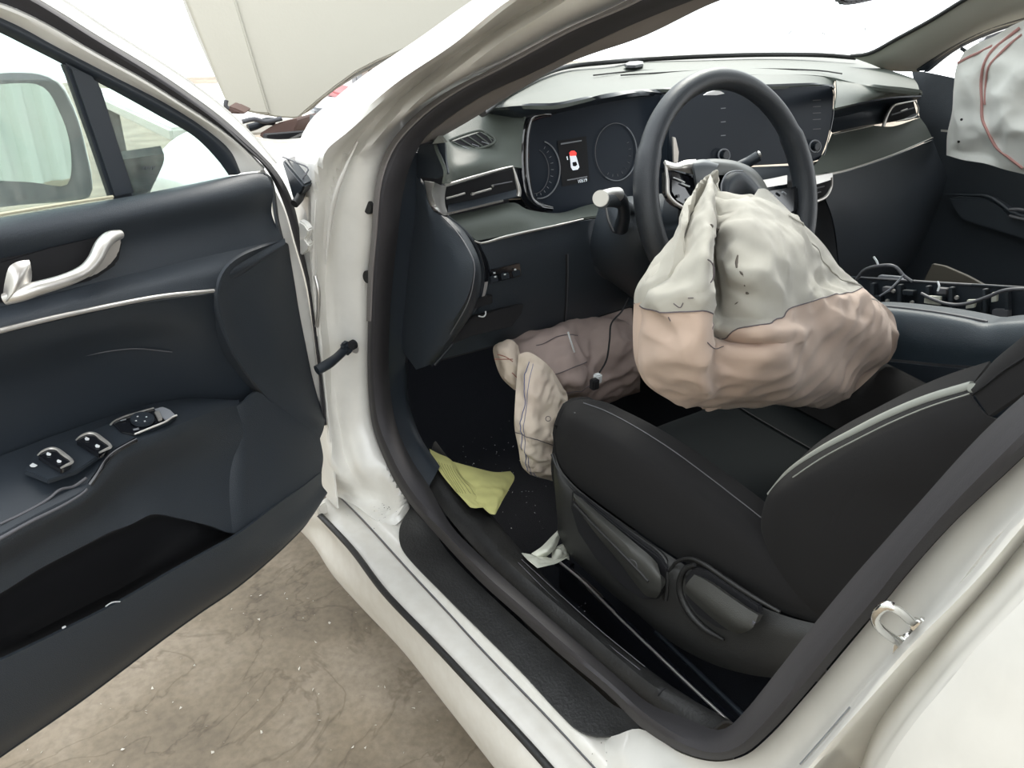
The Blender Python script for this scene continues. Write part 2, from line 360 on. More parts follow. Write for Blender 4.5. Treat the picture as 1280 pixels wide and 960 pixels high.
t1 = row('420,604,.348 436,612,.352 466,645,.352 530,712,.352 575,765,.350 618,806,.350 700,893,.350 830,1034,.350', 'z')
t2 = row('452,585,.38 470,600,.37 505,648,.352 548,708,.350 594,762,.348 636,806,.348 722,890,.348 852,1030,.348', 'z')
t3 = row('484,585,.40 497,606,.385 515,650,.36 560,700,.35 612,756,.35 660,806,.35 745,884,.35 875,1024,.35', 'z')
grid('door_step', [t0, t1, t2, t3], PAINT2, car, n=20, m=60, th=.003)
tube('step_seam', [p+Vector((0, 0, .0012)) for p in t0], .0011, GREYP, car, n=40, k=6)
st = [p+Vector((0, 0, .004)) for p in row('399,645,.332 440,689,.332 480,742,.332 541,806,.332 600,869,.332 664,938,.332 755,1044,.332', 'z')]
tube('rubber_strip', st, .0052, TRIMK, car, n=50, k=10)
# bracket and front end of the sill
box('end_bracket', Z(397, 634, .345), .02, .03, .022, PAINT2, car, Matrix.Rotation(.3, 3, 'Z'))
slab('sill_end_cap', row('377,661,.25 393,637,.33 418,617,.332 425,625,.33 402,668,.25', 'z'), Vector((0, .006, 0)), PAINT2, car, bev=.001)
# rear part of the step and B pillar
b0 = row('742,926,.10 770,919,.10 800,911,.11 850,941,.11 892,952,.11 930,945,.11 962,920,.11 1010,867,.11 1060,808,.11 1110,748,.11 1132,721,.11 1190,656,.11 1280,571,.11 1370,485,.11', 's')
b1 = row('748,940,.085 785,950,.08 830,962,.09 870,975,.10 915,978,.10 955,968,.10 1000,935,.10 1050,880,.10 1092,832,.10 1135,780,.10 1165,742,.10 1220,675,.10 1300,590,.10 1385,510,.10', 's')
b2 = row('770,985,.06 805,1000,.06 850,1010,.06 900,1015,.07 945,1010,.08 975,985,.085 1008,950,.085 1065,880,.085 1120,818,.085 1166,768,.085 1195,735,.085 1245,672,.085 1325,600,.085 1400,530,.085', 's')
grid('b_pillar', [b0, b1, b2], PAINT, car, n=16, m=70, th=.003)
e0 = row('930,1040,.070 965,995,.070 1000,955,.070 1060,886,.07 1120,812,.07 1180,750,.07 1212,716,.07 1280,632,.07 1360,545,.07', 's')
e1 = row('945,1040,.055 978,1000,.055 1013,962,.055 1072,892,.055 1133,818,.055 1192,757,.055 1223,722,.055 1290,640,.055 1368,552,.055', 's')
e2 = row('968,1040,.082 1000,1005,.082 1035,965,.082 1092,900,.082 1150,833,.082 1208,768,.082 1240,732,.082 1302,650,.082 1378,560,.082', 's')
e3 = row('1000,1040,.11 1030,1010,.11 1065,970,.11 1118,910,.11 1170,850,.11 1225,780,.11 1262,738,.11 1318,665,.11 1390,570,.11', 's')
grid('b_pillar_flange', [b2[5:], e0][1:]+[e1, e2, e3], PAINT, car, n=20, m=50, th=.003)
tube('sealer_bead', row('1000,955,.066 1030,921,.066 1062,884,.066', 's'), .0006, LINEG, car, n=12, k=6)
# rubber weather seal following the whole opening
w0 = row('900,-62,.095 840,-32,.095 782,2,.095 703,39,.095 621,83,.095 561,114,.095 519,145,.095 488,182,.095 473,222,.095 466,297,.095 462,340,.095 460,400,.095 460,480,.095 466,535,.095 485,585,.095 505,620,.095 545,668,.095 600,727,.095 650,772,.095 700,818,.095 760,868,.095 800,908,.095 850,939,.095 892,950,.095 928,943,.095 960,918,.095 1008,866,.095 1058,806,.095 1110,746,.095 1132,719,.095 1190,655,.095 1280,570,.095 1370,484,.095', 's')
w1 = row('915,-58,.085 855,-28,.085 800,2,.085 718,37,.085 635,82,.085 575,114,.085 530,147,.085 497,184,.085 482,222,.085 474,297,.085 470,340,.085 467,400,.085 467,480,.085 474,535,.085 494,583,.085 514,616,.085 552,662,.085 607,720,.085 658,766,.085 708,810,.085 766,860,.085 806,895,.085 852,926,.085 892,939,.085 922,932,.085 950,908,.085 998,856,.085 1048,796,.085 1098,738,.085 1120,710,.085 1176,647,.085 1268,558,.085 1360,472,.085', 's')
w2 = row('950,-50,.10 890,-22,.10 833,2,.10 745,38,.10 655,84,.10 595,116,.10 545,148,.10 510,184,.10 494,222,.10 486,297,.10 481,340,.10 477,400,.10 477,480,.10 486,535,.10 506,580,.10 526,612,.10 556,659,.095 612,716,.095 663,762,.095 713,806,.095 770,856,.095 809,889,.095 855,912,.10 892,925,.10 914,920,.10 938,898,.10 985,846,.10 1033,786,.10 1083,727,.10 1105,700,.10 1160,638,.10 1250,545,.10 1345,460,.10', 's')
w3 = row('985,-45,.13 925,-20,.13 862,2,.13 765,42,.13 672,88,.13 605,119,.13 552,154,.13 527,178,.13 508,222,.13 497,297,.13 492,340,.13 487,400,.13 487,480,.13 496,533,.13 516,577,.13 536,607,.13 562,654,.13 618,711,.13 669,757,.13 719,800,.13 775,849,.13 813,880,.13 858,898,.13 892,912,.13 908,910,.13 930,890,.13 972,838,.13 1020,777,.13 1069,718,.13 1092,692,.13 1147,630,.13 1234,535,.13 1330,450,.13', 's')
grid('weather_seal', [w0, w1, w2, w3], RUB, car, n=14, m=170, th=.003)
grid('seal_lit_face', [[p+Vector((-.004, -.003, 0)) for p in w0[:12]], [p.lerp(q, .75)+Vector((-.005, -.003, 0)) for p, q in zip(w0[:12], w1[:12])]], mat('seal_rubber_lit', (.17, .155, .15), .7), car, n=4, m=60, th=.002)  # paler strip over the A pillar seal, light on the rubber painted as colour
# rubber plugs in the pillar flange
up_ = [r_sil[0], r_l1[0], r_l2[0], r_l4[0], w1[0], w3[0]]
tr_ = [Vector((.33, -1.10, 1.345)), Vector((.29, -1.10, 1.33)), Vector((.285, -1.10, 1.31)), Vector((.30, -1.10, 1.295)), Vector((.31, -1.10, 1.285)), Vector((.33, -1.10, 1.28))]
grid('upper_pillar', [[a_, a_.lerp(b_, .5)+Vector((-.015, 0, .03)), b_] for a_, b_ in zip(up_[:4], tr_[:4])], PAINT, car, n=10, m=20, th=.003)
grid('weather_seal', [[a_, a_.lerp(b_, .5)+Vector((-.015, 0, .03)), b_] for a_, b_ in zip(up_[3:], tr_[3:])], RUB, car, n=8, m=20, th=.003)
ub_ = [w3[-1], w1[-1], b0[-1], e1[-1], e3[-1]]
tb_ = [Vector((.33, -1.16, 1.28)), Vector((.31, -1.17, 1.285)), Vector((.30, -1.18, 1.29)), Vector((.29, -1.24, 1.30)), Vector((.30, -1.30, 1.29))]
grid('upper_b_pillar', [[a_, a_.lerp(b_, .5)+Vector((-.02, 0, 0)), b_] for a_, b_ in zip(ub_[2:], tb_[2:])], DARK2, car, n=8, m=16, th=.003)
grid('weather_seal', [[a_, a_.lerp(b_, .5)+Vector((-.02, 0, 0)), b_] for a_, b_ in zip(ub_[:3], tb_[:3])], RUB, car, n=6, m=16, th=.003)
for u, v in ((460, 259), (459, 346)):
    disc('rubber_plug', S(u+1, v, .092), Vector((-1, -.25, .1)), .0095, .006, TRIMK, car)
# scuff plate on the step
k0 = row('514,632,.376 501,655,.362 499,675,.360 505,690,.360 560,748,.359 600,788,.358 654,842,.358 700,892,.358 722,912,.358 745,920,.359 775,918,.362 799,909,.366', 'z')
k1 = row('528,650,.378 524,668,.366 528,684,.364 545,705,.364 583,745,.363 624,783,.363 676,834,.363 722,880,.363 745,896,.363 765,903,.364 785,903,.366 802,903,.368', 'z')
k2 = row('545,662,.375 548,672,.372 560,690,.37 580,712,.37 612,743,.37 655,783,.37 705,827,.37 745,862,.37 765,880,.37 780,888,.37 793,895,.37 805,900,.37', 'z')
grid('scuff_plate', [k0, k1, k2], TRIMK, car, n=14, m=60, th=.003)
# inner sill trim, a rounded hump that falls to the carpet
q0 = row('520,585,.41 540,615,.40 566,652,.385 620,710,.38 671,756,.378 721,799,.378 777,847,.38 815,877,.385 858,902,.40 893,914,.42', 'z')
q1 = row('527,577,.415 549,608,.41 576,645,.398 629,703,.395 680,748,.392 729,789,.392 784,836,.395 820,864,.40 866,889,.41 903,905,.42', 'z')
q2 = row('537,566,.405 560,600,.40 592,643,.392 640,697,.388 687,743,.386 733,781,.386 784,823,.39 822,851,.395 868,880,.408 912,904,.418', 'z')
q3 = row('545,556,.36 572,592,.36 610,642,.36 650,690,.362 692,738,.362 728,775,.362 770,812,.365 810,843,.37 862,880,.39 916,909,.41', 'z')
q4 = [p+Vector((.02, .0, -.17)) for p in q3]
grid('inner_sill_trim', [q0, q1, q2, q3, q4], TRIMK, car, n=26, m=60, th=.003)
tube('trim_seam', [p+Vector((0, 0, .002)) for p in row('821,874,.394 825,867,.402 832,862,.402', 'z')], .0009, BLK, car, k=6)
tube('trim_groove', [p+Vector((0, 0, .001)) for p in row('560,672,.374 600,714,.374 650,764,.374 700,810,.374 760,860,.374 800,894,.374', 'z')], .0028, BLK, car, n=30, k=8)
for s_ in ('652,700,.389 700,744,.388 752,790,.390 806,834,.396', '648,704,.391 692,748,.390 745,794,.391 800,838,.398'):
    tube('trim_scratch', [p+Vector((0, 0, .001)) for p in row(s_, 'z')], .0006, GREYP, car, k=6)
# kick panel ahead of the door opening, floor, tunnel side, fire wall
grid('kick_panel', [row('505,190,.14 498,260,.14 490,340,.14 484,420,.14 484,500,.14 500,560,.14 535,612,.14', 's'),
                    row('530,190,.18 525,260,.18 518,340,.18 510,420,.18 508,500,.18 522,545,.18 548,585,.18', 's'),
                    [Vector((.20, .30, .95)), Vector((.20, .34, .82)), Vector((.21, .36, .65)), Vector((.21, .36, .50)), Vector((.21, .34, .38)), Vector((.21, .25, .28)), Vector((.22, .10, .20))]], DARK2, car, n=16, m=40, th=.004)
fl = []
for yy, zz in ((.62, .62), (.55, .42), (.45, .28), (.25, .205), (0, .195), (-.3, .195), (-.7, .20), (-1.1, .22)):
    fl.append([Vector((x, yy, zz+.012*noise.noise(Vector((x*9, yy*9, 2))))) for x in (.16, .3, .45, .6, .74, .80)])
grid('carpet', fl, CARP, car, n=40, m=30, th=.01)
grid('tunnel_carpet', [[Vector((.74, y, .2)) for y in (.6, .2, -.3, -1.1)], [Vector((.78, y, .5)) for y in (.6, .2, -.3, -1.1)], [Vector((.82, y, .56)) for y in (.6, .2, -.3, -1.1)], [Vector((1.04, y, .56)) for y in (.6, .2, -.3, -1.1)], [Vector((1.08, y, .2)) for y in (.6, .2, -.3, -1.1)], [Vector((1.66, y, .2)) for y in (.6, .2, -.3, -1.1)]], CARP, car, n=24, m=20, th=.01)
box('firewall', Vector((.92, .64, .50)), 1.40, .03, .75, BLK, car)
# passenger side, rear and roof of the shell
def wallgrid(name, pts, m, th=.01): return grid(name, pts, m, car, n=8, m=12, th=th)
wallgrid('passenger_sill', [[Vector((1.72, .6, .2)), Vector((1.72, -2.6, .2))], [Vector((1.76, .6, .45)), Vector((1.76, -2.6, .45))]], DARK2)
wallgrid('roof', [[Vector((.46, -.50, 1.34)), Vector((.9, -.42, 1.40)), Vector((1.40, -.50, 1.34))], [Vector((.36, -1.1, 1.38)), Vector((.9, -1.1, 1.45)), Vector((1.5, -1.1, 1.38))], [Vector((.38, -2.2, 1.33)), Vector((.9, -2.2, 1.40)), Vector((1.48, -2.2, 1.33))]], PAINT, .03)
wallgrid('roof_rail', [[Vector((.46, -.50, 1.34)), Vector((.36, -1.1, 1.37)), Vector((.38, -2.2, 1.32))], [Vector((.40, -.55, 1.29)), Vector((.29, -1.1, 1.32)), Vector((.31, -2.2, 1.28))]], PAINT, .03)
wallgrid('roof_rail', [[Vector((1.40, -.50, 1.34)), Vector((1.50, -1.1, 1.37)), Vector((1.48, -2.2, 1.32))], [Vector((1.46, -.55, 1.29)), Vector((1.56, -1.1, 1.32)), Vector((1.55, -2.2, 1.28))]], BEIG, .03)
box('rear_bulkhead', Vector((.92, -2.25, .62)), 1.6, .04, .85, DARK2, car)
box('roof_liner', Vector((.93, -1.35, 1.315)), 1.0, 1.6, .02, BEIG, car, bev=.005)
wallgrid('passenger_b_pillar', [[Vector((1.78, -1.02, .9)), Vector((1.62, -1.05, 1.32))], [Vector((1.78, -1.15, .9)), Vector((1.62, -1.15, 1.32))]], DARK2, .03)
# fender and cowl ahead of the pillar (sunlit)
grid('front_fender', [row('384,205,.02 350,200,.0 300,215,-.02', 's')[:1]*0 or
     [Vector((.03, -.085, .35)), Vector((.0, .3, .38)), Vector((.0, .9, .4))],
     [Vector((.03, -.088, .60)), Vector((-.01, .3, .62)), Vector((-.01, .9, .6))],
     [Vector((.03, -.10, .86)), Vector((.0, .3, .84)), Vector((.02, .9, .78))],
     [Vector((.05, -.10, .935)), Vector((.05, .3, .905)), Vector((.09, .9, .85))],
     [Vector((.13, -.02, .955)), Vector((.14, .3, .905)), Vector((.19, .9, .865))],
     [Vector((.20, .10, .955)), Vector((.2, .35, .90)), Vector((.22, .9, .83))],
     [Vector((.22, .12, .93)), Vector((.22, .35, .88)), Vector((.24, .9, .80))]], PAINT, car, n=30, m=24, th=.003)
tube('fender_seam', [p+Vector((0, -.001, 0)) for p in row('353,196,.02 370,203,.02 385,212,.025 379,222,.02 377,235,.02', 's')], .0012, GREYP, car, k=6)
# cowl with wiper
grid('cowl', [[Vector((.22, .18, .94)), Vector((.9, .66, .99)), Vector((1.62, .25, .97))], [Vector((.22, .40, .90)), Vector((.9, .86, .97)), Vector((1.62, .42, .95))], [Vector((.22, .55, .86)), Vector((.9, 1.0, .92)), Vector((1.62, .62, .90))]], TRIMK, car, n=10, m=30, th=.005)
# windshield
wb = row('600,137,1.0 640,108,1.005 711,80,1.015 760,75,1.02 800,72,1.02 880,68,1.025 960,66,1.025 1030,67,1.02 1068,70,1.015', 'z')
wt = [Vector((.50, -.46, 1.335)), Vector((.60, -.44, 1.35)), Vector((.68, -.43, 1.36)), Vector((.76, -.425, 1.37)), Vector((.84, -.42, 1.375)), Vector((.95, -.42, 1.38)), Vector((1.08, -.425, 1.375)), Vector((1.2, -.43, 1.36)), Vector((1.36, -.47, 1.335))]
ws = grid('windshield', [wb, [a.lerp(b, .5)+Vector((0, .03, .02)) for a, b in zip(wb, wt)], wt], WGLASS, car, n=12, m=40, th=0)
tube('windshield_seal', [p+Vector((0, -.006, -.004)) for p in wb], .006, TRIMK, car, n=60, k=8)
for s in ('985,43 990,38', '1081,39 1082,33', '1028,41 1031,43'):
    tube('glass_smudge', [PLN(float(t.split(',')[0]), float(t.split(',')[1]), Vector((1.0, .35, 1.1)), Vector((0, -.8, -.6))) for t in s.split()], .0012, GREYP, car, k=5, n=4)
# driver A pillar inner trim (grey brown band behind the seal)
grid('a_pillar_trim', [row('1060,-45,.16 960,-22,.16 862,0,.15 765,43,.15 672,89,.15 605,120,.15 552,155,.15 524,181,.15', 's'),
                       row('1080,-40,.17 985,-18,.17 902,-2,.17 800,45,.17 700,81,.17 635,117,.17 578,150,.17 540,176,.17', 's'),
                       row('1090,-42,.20 990,-16,.20 904,-1,.2 803,45,.2 703,82,.2 640,118,.2 585,152,.2 550,172,.2', 's')], BEIG2, car, n=10, m=50, th=.003)
# passenger A pillar
pa = row('1280,-60,.0 1205,0,.0 1160,27,.0 1120,50,.0 1085,68,.0 1070,73,.0', 'x')
def px_(u, v, z): return Z(u, v, z)
P0 = [px_(1300, -62, 1.22), px_(1206, 0, 1.15), px_(1162, 26, 1.11), px_(1120, 49, 1.07), px_(1084, 68, 1.035), px_(1069, 72, 1.03)]
def pil(s, x0, k=.45):
    out = []
    for t in s.split():
        u, v = map(float, t.split(',')); x = x0
        for _ in range(30):
            p = X(u, v, x); x = .5*x+.5*(x0-k*(p.z-.95))
        out.append(p)
    return out
grid('passenger_a_pillar', [pil('1290,-50 1206,-1 1162,26 1120,49 1084,68 1066,72', 1.62), pil('1310,-30 1245,-6 1195,22 1150,48 1112,70 1088,80', 1.63), pil('1320,2 1262,18 1213,38 1172,60 1138,80 1110,88', 1.66), pil('1330,14 1280,26 1234,40 1196,58 1165,78 1148,90', 1.69)], BEIG, car, n=16, m=30, th=.004)
tube('pillar_seal', [p+Vector((0, -.004, 0)) for p in pil('1296,-52 1206,-2 1162,25 1120,48 1084,67 1062,70', 1.62)], .005, TRIMK, car, n=30, k=8)
grid('pillar_dark_edge', [pil('1330,11 1280,23 1234,37 1196,55 1163,76 1146,89', 1.68), pil('1330,16 1280,28 1235,42 1197,60 1170,78 1158,88', 1.70)], DARK2, car, n=5, m=20, th=.006)
# striker on the B pillar
stk = S(1122, 786, .09)
nb = Vector((-1, -.15, .12)).normalized()
hoop = [S(1140, 777, .086), S(1137, 775, .066), S(1120, 761, .050), S(1110, 757, .047), S(1100, 762, .046), S(1094, 772, .048), S(1099, 784, .055), S(1124, 803, .078), S(1126, 806, .09)]
str_ = tube('striker_loop', hoop, .0031, CHRO, car, n=50, k=12)
slab('striker_plate', [S(u, v, .087) for u, v in ((1118, 800), (1126, 795), (1135, 790), (1142, 776), (1150, 772), (1157, 778), (1140, 802), (1120, 826), (1114, 822))], Vector((.004, 0, 0)), CHRO, car, bev=.0008)
for u, v in ((1146, 781), (1128, 803)): disc('striker_bolt', S(u, v, .085), nb, .005, .004, CHRO, car, k=12)
# door check strap
chk = thing('door_check_strap', 'black door check strap across the gap beside the hinge pillar', 'check strap', tuple(S(437, 432, .08)))
tube('arm', row('396,463,.0 410,455,.02 423,445,.045 431,437,.06', 's'), [.008, .008, .007, .007], DARK2, chk, n=14, k=10)
box('end_fitting', S(433, 435, .062), .016, .022, .014, DARK2, chk, basis(Vector((.8, .3, .25)), Vector((0, 0, 1))), bev=.004)
disc('bolt_cap', S(441, 431, .058), Vector((-1, -.5, 0)), .0075, .008, BLK, chk, k=16)
disc('washer', S(443, 435, .075), Vector((-1, -.5, 0)), .009, .002, SILV, chk, k=20)
# hinge bracket in the gap
slab('door_hinge', [S(u, v, .0) for u, v in ((373, 276), (380, 280), (385, 288), (384, 296), (381, 300), (386, 307), (385, 314), (379, 319), (375, 319))], Vector((.012, .01, 0)), PAINT, car, bev=.002)
slab('mirror_corner_cover', [S(u, v, .01) for u, v in ((353, 199), (356, 203), (380, 232), (378, 240), (367, 252), (360, 226), (352, 206))], Vector((.03, .03, 0)), DARK2, car, bev=.003)
tube('wiring_boot', row('368,255,.0 374,248,.01 377,238,.02 377,228,.03', 's'), .006, TRIMK, car, k=10)
tube('door_gap_pipe', row('394,345,.02 398,362,.02 398,385,.02 396,408,.02', 's'), .003, SILV, car, k=8)

# ================================================================== DASHBOARD
dash = thing('dashboard', 'dark dashboard spanning the car under the windshield with sunlit top', 'dashboard', (.9, .1, .8))
A = row('600,132,.995 640,106,1.0 711,84,1.005 760,78,1.01 800,75,1.012 880,71,1.015 960,69,1.015 1020,69,1.01 1068,73,1.0 1095,82,.995 1122,91,.99 1142,98,.985', 'z')
B = row('602,134,.992 642,112,.995 705,93,.998 755,90,1.0 800,88,1.002 880,84,1.005 960,80,1.005 1025,80,1.0 1062,86,.995 1095,95,.99 1125,102,.985 1148,108,.98', 'z')
C = row('605,134,.99 648,122,.992 700,108,.995 755,101,.995 800,98,.997 880,95,1.0 960,93,1.0 1030,95,.995 1070,104,.985 1100,110,.98 1128,113,.975 1150,116,.97', 'z')
Dd = row('604,136,.985 650,131,.986 690,131,.987 722,126,.988 758,117,.99 800,112,.99 880,108,.99 960,106,.99 1044,104,.985 1046,134,.955 1085,125,.955 1150,118,.955', 'z')
grid('top_pad', [A, B, C], DASHM, dash, n=16, m=60, th=.006)
# brow over the instruments and the screen, passenger top edge
br = row('606,137,.985 650,132,.985 690,132,.985 722,126,.987 758,117,.99 800,112,.99 845,111,.99 900,110,.99 960,108,.99 1010,106,.985 1042,105,.98', 'z')
C2 = row('605,134,.99 648,122,.992 700,108,.995 755,101,.995 800,98,.997 845,96,.999 900,95,1.0 960,93,1.0 1010,94,.997 1045,98,.99', 'z')
grid('top_pad_edge', [C2, br], DASHM, dash, n=6, m=60, th=.006)
grid('passenger_pad', [row('1045,98,.99 1070,104,.985 1100,110,.98 1128,113,.975 1150,116,.97', 'z'), row('1046,118,.972 1072,117,.970 1100,118,.967 1128,117,.965 1152,118,.962', 'z'), row('1044,135,.955 1085,126,.955 1115,121,.955 1153,119,.955', 'z')], DASHM, dash, n=8, m=20, th=.006)
for s in ('742,95 790,90 830,88', '776,95 860,90 960,87 1022,89 1052,93'):
    tube('defroster_slot', [p+Vector((0, 0, .0015)) for p in row(s, 'z', 1.0)], .0016, BLK, dash, k=6)
sens = row('780,83 786,80 796,79 804,80 804,83 794,85 784,85', 'z', 1.008)
slab('light_sensor', sens, Vector((0, 0, .006)), GREYP, dash, bev=.001)
# brow underside and cluster hood, then the binnacle face
bu = row('606,140,y-.02 645,142,y-.06 660,141,y-.07 690,137,y-.06 722,132,y-.05 758,124,y-.04 800,118,y-.03 845,117,y-.03 900,117,y-.03 960,113,y-.05 1010,112,y-.07 1042,112,y-.09', 'y')
grid('binnacle_hood', [br, bu, [p+Vector((0, .09, -.03)) for p in bu]], DARK2, dash, n=10, m=60, th=.004)
cn = Vector((-.12, -.97, .22)).normalized(); cp = Vector((.52, -.015, .88))
def CL(u, v, o=0): return PLN(u, v, cp+cn*o, cn)
slab('instrument_panel', [CL(u, v) for u, v in ((652, 142), (700, 133), (770, 118), (850, 110), (880, 120), (880, 300), (760, 275), (690, 268), (660, 258), (650, 200))], -cn*.02, SCR, dash, bev=0)
bez = [CL(u, v, .02) for u, v in ((688, 143), (672, 143), (660, 148), (654, 165), (652, 195), (654, 225), (661, 250), (672, 258), (690, 261))]
tube('gloss_bezel', bez, [.004, .010, .013, .014, .014, .014, .013, .010, .005], GLOS, dash, n=40, k=14)
tube('bezel_highlight', [p+cn*.008+Vector((-.006, 0, 0)) for p in bez[1:7]], .0011, SILV, dash, n=30, k=6)
grid('binnacle_side', [[p+cn*.0 for p in bez], [p-cn*.06+Vector((-.01, 0, 0)) for p in bez]], GLOS, dash, n=6, m=30, th=.003)
def ellipse(u, v, ru, rv, t0, t1, o, n=30, rot=0):
    return [CL(u+ru*math.cos(math.radians(t0+(t1-t0)*i/(n-1)))*math.cos(rot)-rv*math.sin(math.radians(t0+(t1-t0)*i/(n-1)))*math.sin(rot), v+ru*math.cos(math.radians(t0+(t1-t0)*i/(n-1)))*math.sin(rot)+rv*math.sin(math.radians(t0+(t1-t0)*i/(n-1)))*math.cos(rot), o) for i in range(n)]
tube('gauge_ring', ellipse(674, 212, 26, 36, -75, 95, .004), .0013, LINEG, dash, n=50, k=6)
tube('gauge_ring', ellipse(668, 214, 18, 28, -70, 90, .003), .0007, GREYP, dash, n=40, k=6)
tube('gauge_ring', ellipse(770, 190, 26, 36, -60, 120, .004), .0011, LINEG, dash, n=50, k=6)
tube('gauge_ring', ellipse(770, 190, 26, 36, 120, 300, .004), .0008, GREYP, dash, n=50, k=6)
for k_ in range(12):
    t = math.radians(-60+k_*15)
    tube('gauge_tick', [CL(671+18*math.cos(t), 212+30*math.sin(t), .003), CL(671+21*math.cos(t), 212+33*math.sin(t), .003)], .0006, LINEG, dash, n=2, k=4, smoothpath=False)
for k_ in range(9):
    t = math.radians(-30+k_*18)
    tube('gauge_tick', [CL(768+18*math.cos(t), 192+26*math.sin(t), .003), CL(768+21*math.cos(t), 192+29*math.sin(t), .003)], .0006, GREYP, dash, n=2, k=4, smoothpath=False)
slab('centre_display', [CL(u, v, .002) for u, v in ((697, 176), (733, 170), (737, 226), (703, 233))], -cn*.001, BLK, dash)
ic = thing if False else None
slab('display_line', [CL(u, v, .004) for u, v in ((701, 179), (727, 175), (727, 176.5), (701, 181))], cn*.0004, LINEG, dash)
slab('display_line', [CL(u, v, .004) for u, v in ((709, 224.5), (734, 220), (734, 221.5), (709, 226))], cn*.0004, LINEG, dash)
slab('car_icon', [CL(u, v, .004) for u, v in ((712, 194), (719, 193), (721, 198), (724, 209), (722, 212), (716, 213), (713.5, 209), (713, 201))], cn*.0005, WHTE, dash)
slab('car_icon_front', [CL(u, v, .0045) for u, v in ((711.5, 191), (714, 188.5), (718, 188.5), (720.5, 191), (720, 194.5), (712.5, 195))], cn*.0006, REDE, dash)
slab('car_icon_cabin', [CL(u, v, .0048) for u, v in ((715.5, 203), (720, 202), (721.5, 206), (719, 208), (716, 207.5))], cn*.0005, BLK, dash)
slab('door_ajar_mark', [CL(u, v, .0045) for u, v in ((708, 196), (709, 195), (710, 200), (709, 200))], cn*.0005, WHTE, dash)
rt_ = (CL(734, 225, .004)-CL(722, 227.3, .004))
text('odometer_digits', '10519', CL(728, 226, .0045), rt_, UP, .0085, WHTE, dash)
# driver end of the dash: facing panel with window vent, air vent, shelf, trim line
f0 = [S(545, 174, .16), *row('560,163,y-.03 575,154,y-.02 592,145,y-.01 610,139,y-.015 630,133,y-.02 648,134,y-.03 656,142,y-.05', 'y')]
f1 = [S(547, 186, .155), *row('562,178,y-.06 580,172,y-.05 598,166,y-.045 616,161,y-.045 632,157,y-.05 645,158,y-.055 654,162,y-.06', 'y')]
f2 = [S(553, 200, .155), *row('566,197,y-.10 584,193,y-.09 604,187,y-.085 620,184,y-.08 634,182,y-.08 644,182,y-.08 652,183,y-.08', 'y')]
f3 = [S(558, 214, .16), *row('568,211,y-.13 586,207,y-.125 604,202,y-.12 622,199,y-.11 636,197,y-.10 644,197,y-.095 652,198,y-.09', 'y')]
f4 = [S(556, 230, .165), *row('568,227,y-.135 586,222,y-.13 604,217,y-.125 622,212,y-.12 638,209,y-.115 645,209,y-.11 653,210,y-.10', 'y')]
grid('driver_fascia', [f0, f1, f2, f3, f4], DASHM, dash, n=22, m=34, th=.004)
# side window vent
def FY(u, v): return Y(u, v, -.078)
vn = Vector((-.25, -.75, .62)).normalized(); vp = Y(588, 178, -.066)
def VV(u, v, o=0): return PLN(u, v, vp+vn*o, vn)
slab('vent_recess', [VV(u, v, .002) for u, v in ((562, 178), (600, 165), (617, 175), (615, 180), (574, 191), (570, 190))], -vn*.004, BLK, dash)
fr_ = tube('side_window_vent', [VV(u, v, .003) for u, v in ((560, 177), (567, 173), (599, 163), (604, 164), (619, 174), (617, 179), (575, 191), (570, 190), (562, 181))], .0022, DASHM, dash, n=60, k=8, closed=True)
for i in range(5):
    a = (565+i*10, 176.5-i*3.1); b_ = (585+i*9, 187-i*2.3)
    b_ = (min(b_[0], 615), b_[1] if b_[0] < 615 else 177)
    tube('slat', [VV(*a, .004), VV(*b_, .004)], .0011, DASHM, fr_, n=2, k=6, smoothpath=False)
for i in range(4):
    tube('slat', [VV(566+i*12, 186-i*3, .005), VV(575+i*12, 190-i*3.4, .005)], .0007, LINEG, fr_, n=2, k=5, smoothpath=False)
slab('pillar_cover_tip', [S(u, v, .15) for u, v in ((540, 180), (547, 170), (549, 170), (555, 178), (550, 179))], Vector((.006, 0, 0)), PIPE, dash, bev=.0005)
# main driver air vent
av = thing if False else None
vb = slab('air_vent', row('558,234 640,211 646,212 651,241 648,246 563,269 557,267', 'y', -.118), Vector((0, .02, 0)), BLK, dash)
tube('frame_bar', row('556,232,-.145 575,226.5,-.145 600,219,-.143 625,212,-.14 641,208,-.138', 'y'), [.0026, .0026, .0024, .002, .0012], SILV, vb, n=24, k=8)
tube('frame_bar', row('641,208,-.138 645,222,-.14 649,240,-.142 648,245,-.142', 'y'), [.0012, .0025, .0035, .004], SILV, vb, n=20, k=8)
grid('frame_end', [row('530,226,.175 528,240,.175 532,256,.175 541,263,.175', 's'), row('542,228,.172 541,242,.172 543,256,.172 549,265,.172', 's'), row('553,232,y-.15 551,245,y-.15 552,258,y-.15 556,269,y-.15', 'y'), row('558,233,y-.145 556,246,y-.145 557,258,y-.145 561,269,y-.145', 'y')], SILV, vb, n=12, m=20, th=.002)
tube('vane', row('558,248,-.135 570,245,-.135 581,241.5,-.135', 'y'), .0018, SILV, vb, n=8, k=8)
tube('vane', row('589,243,-.138 600,240,-.138 614,236,-.138', 'y'), .0018, SILV, vb, n=8, k=8)
tube('vane', row('614,232,-.133 630,229,-.13 640,227,-.128', 'y'), .0012, GREYP, vb, n=8, k=8)
box('vane_tab', Y(591, 242.5, -.14), .008, .006, .004, SILV, vb)
box('vane_tab', Y(616, 232.5, -.14), .005, .005, .004, SILV, vb)
grid('lower_lip', [row('560,256,-.12 590,250,-.12 620,243,-.12 648,236,-.12', 'y'), row('560,266,-.148 590,259,-.148 620,251.5,-.146 649,244.5,-.144', 'y')], DARK, vb, n=6, m=20, th=.002)
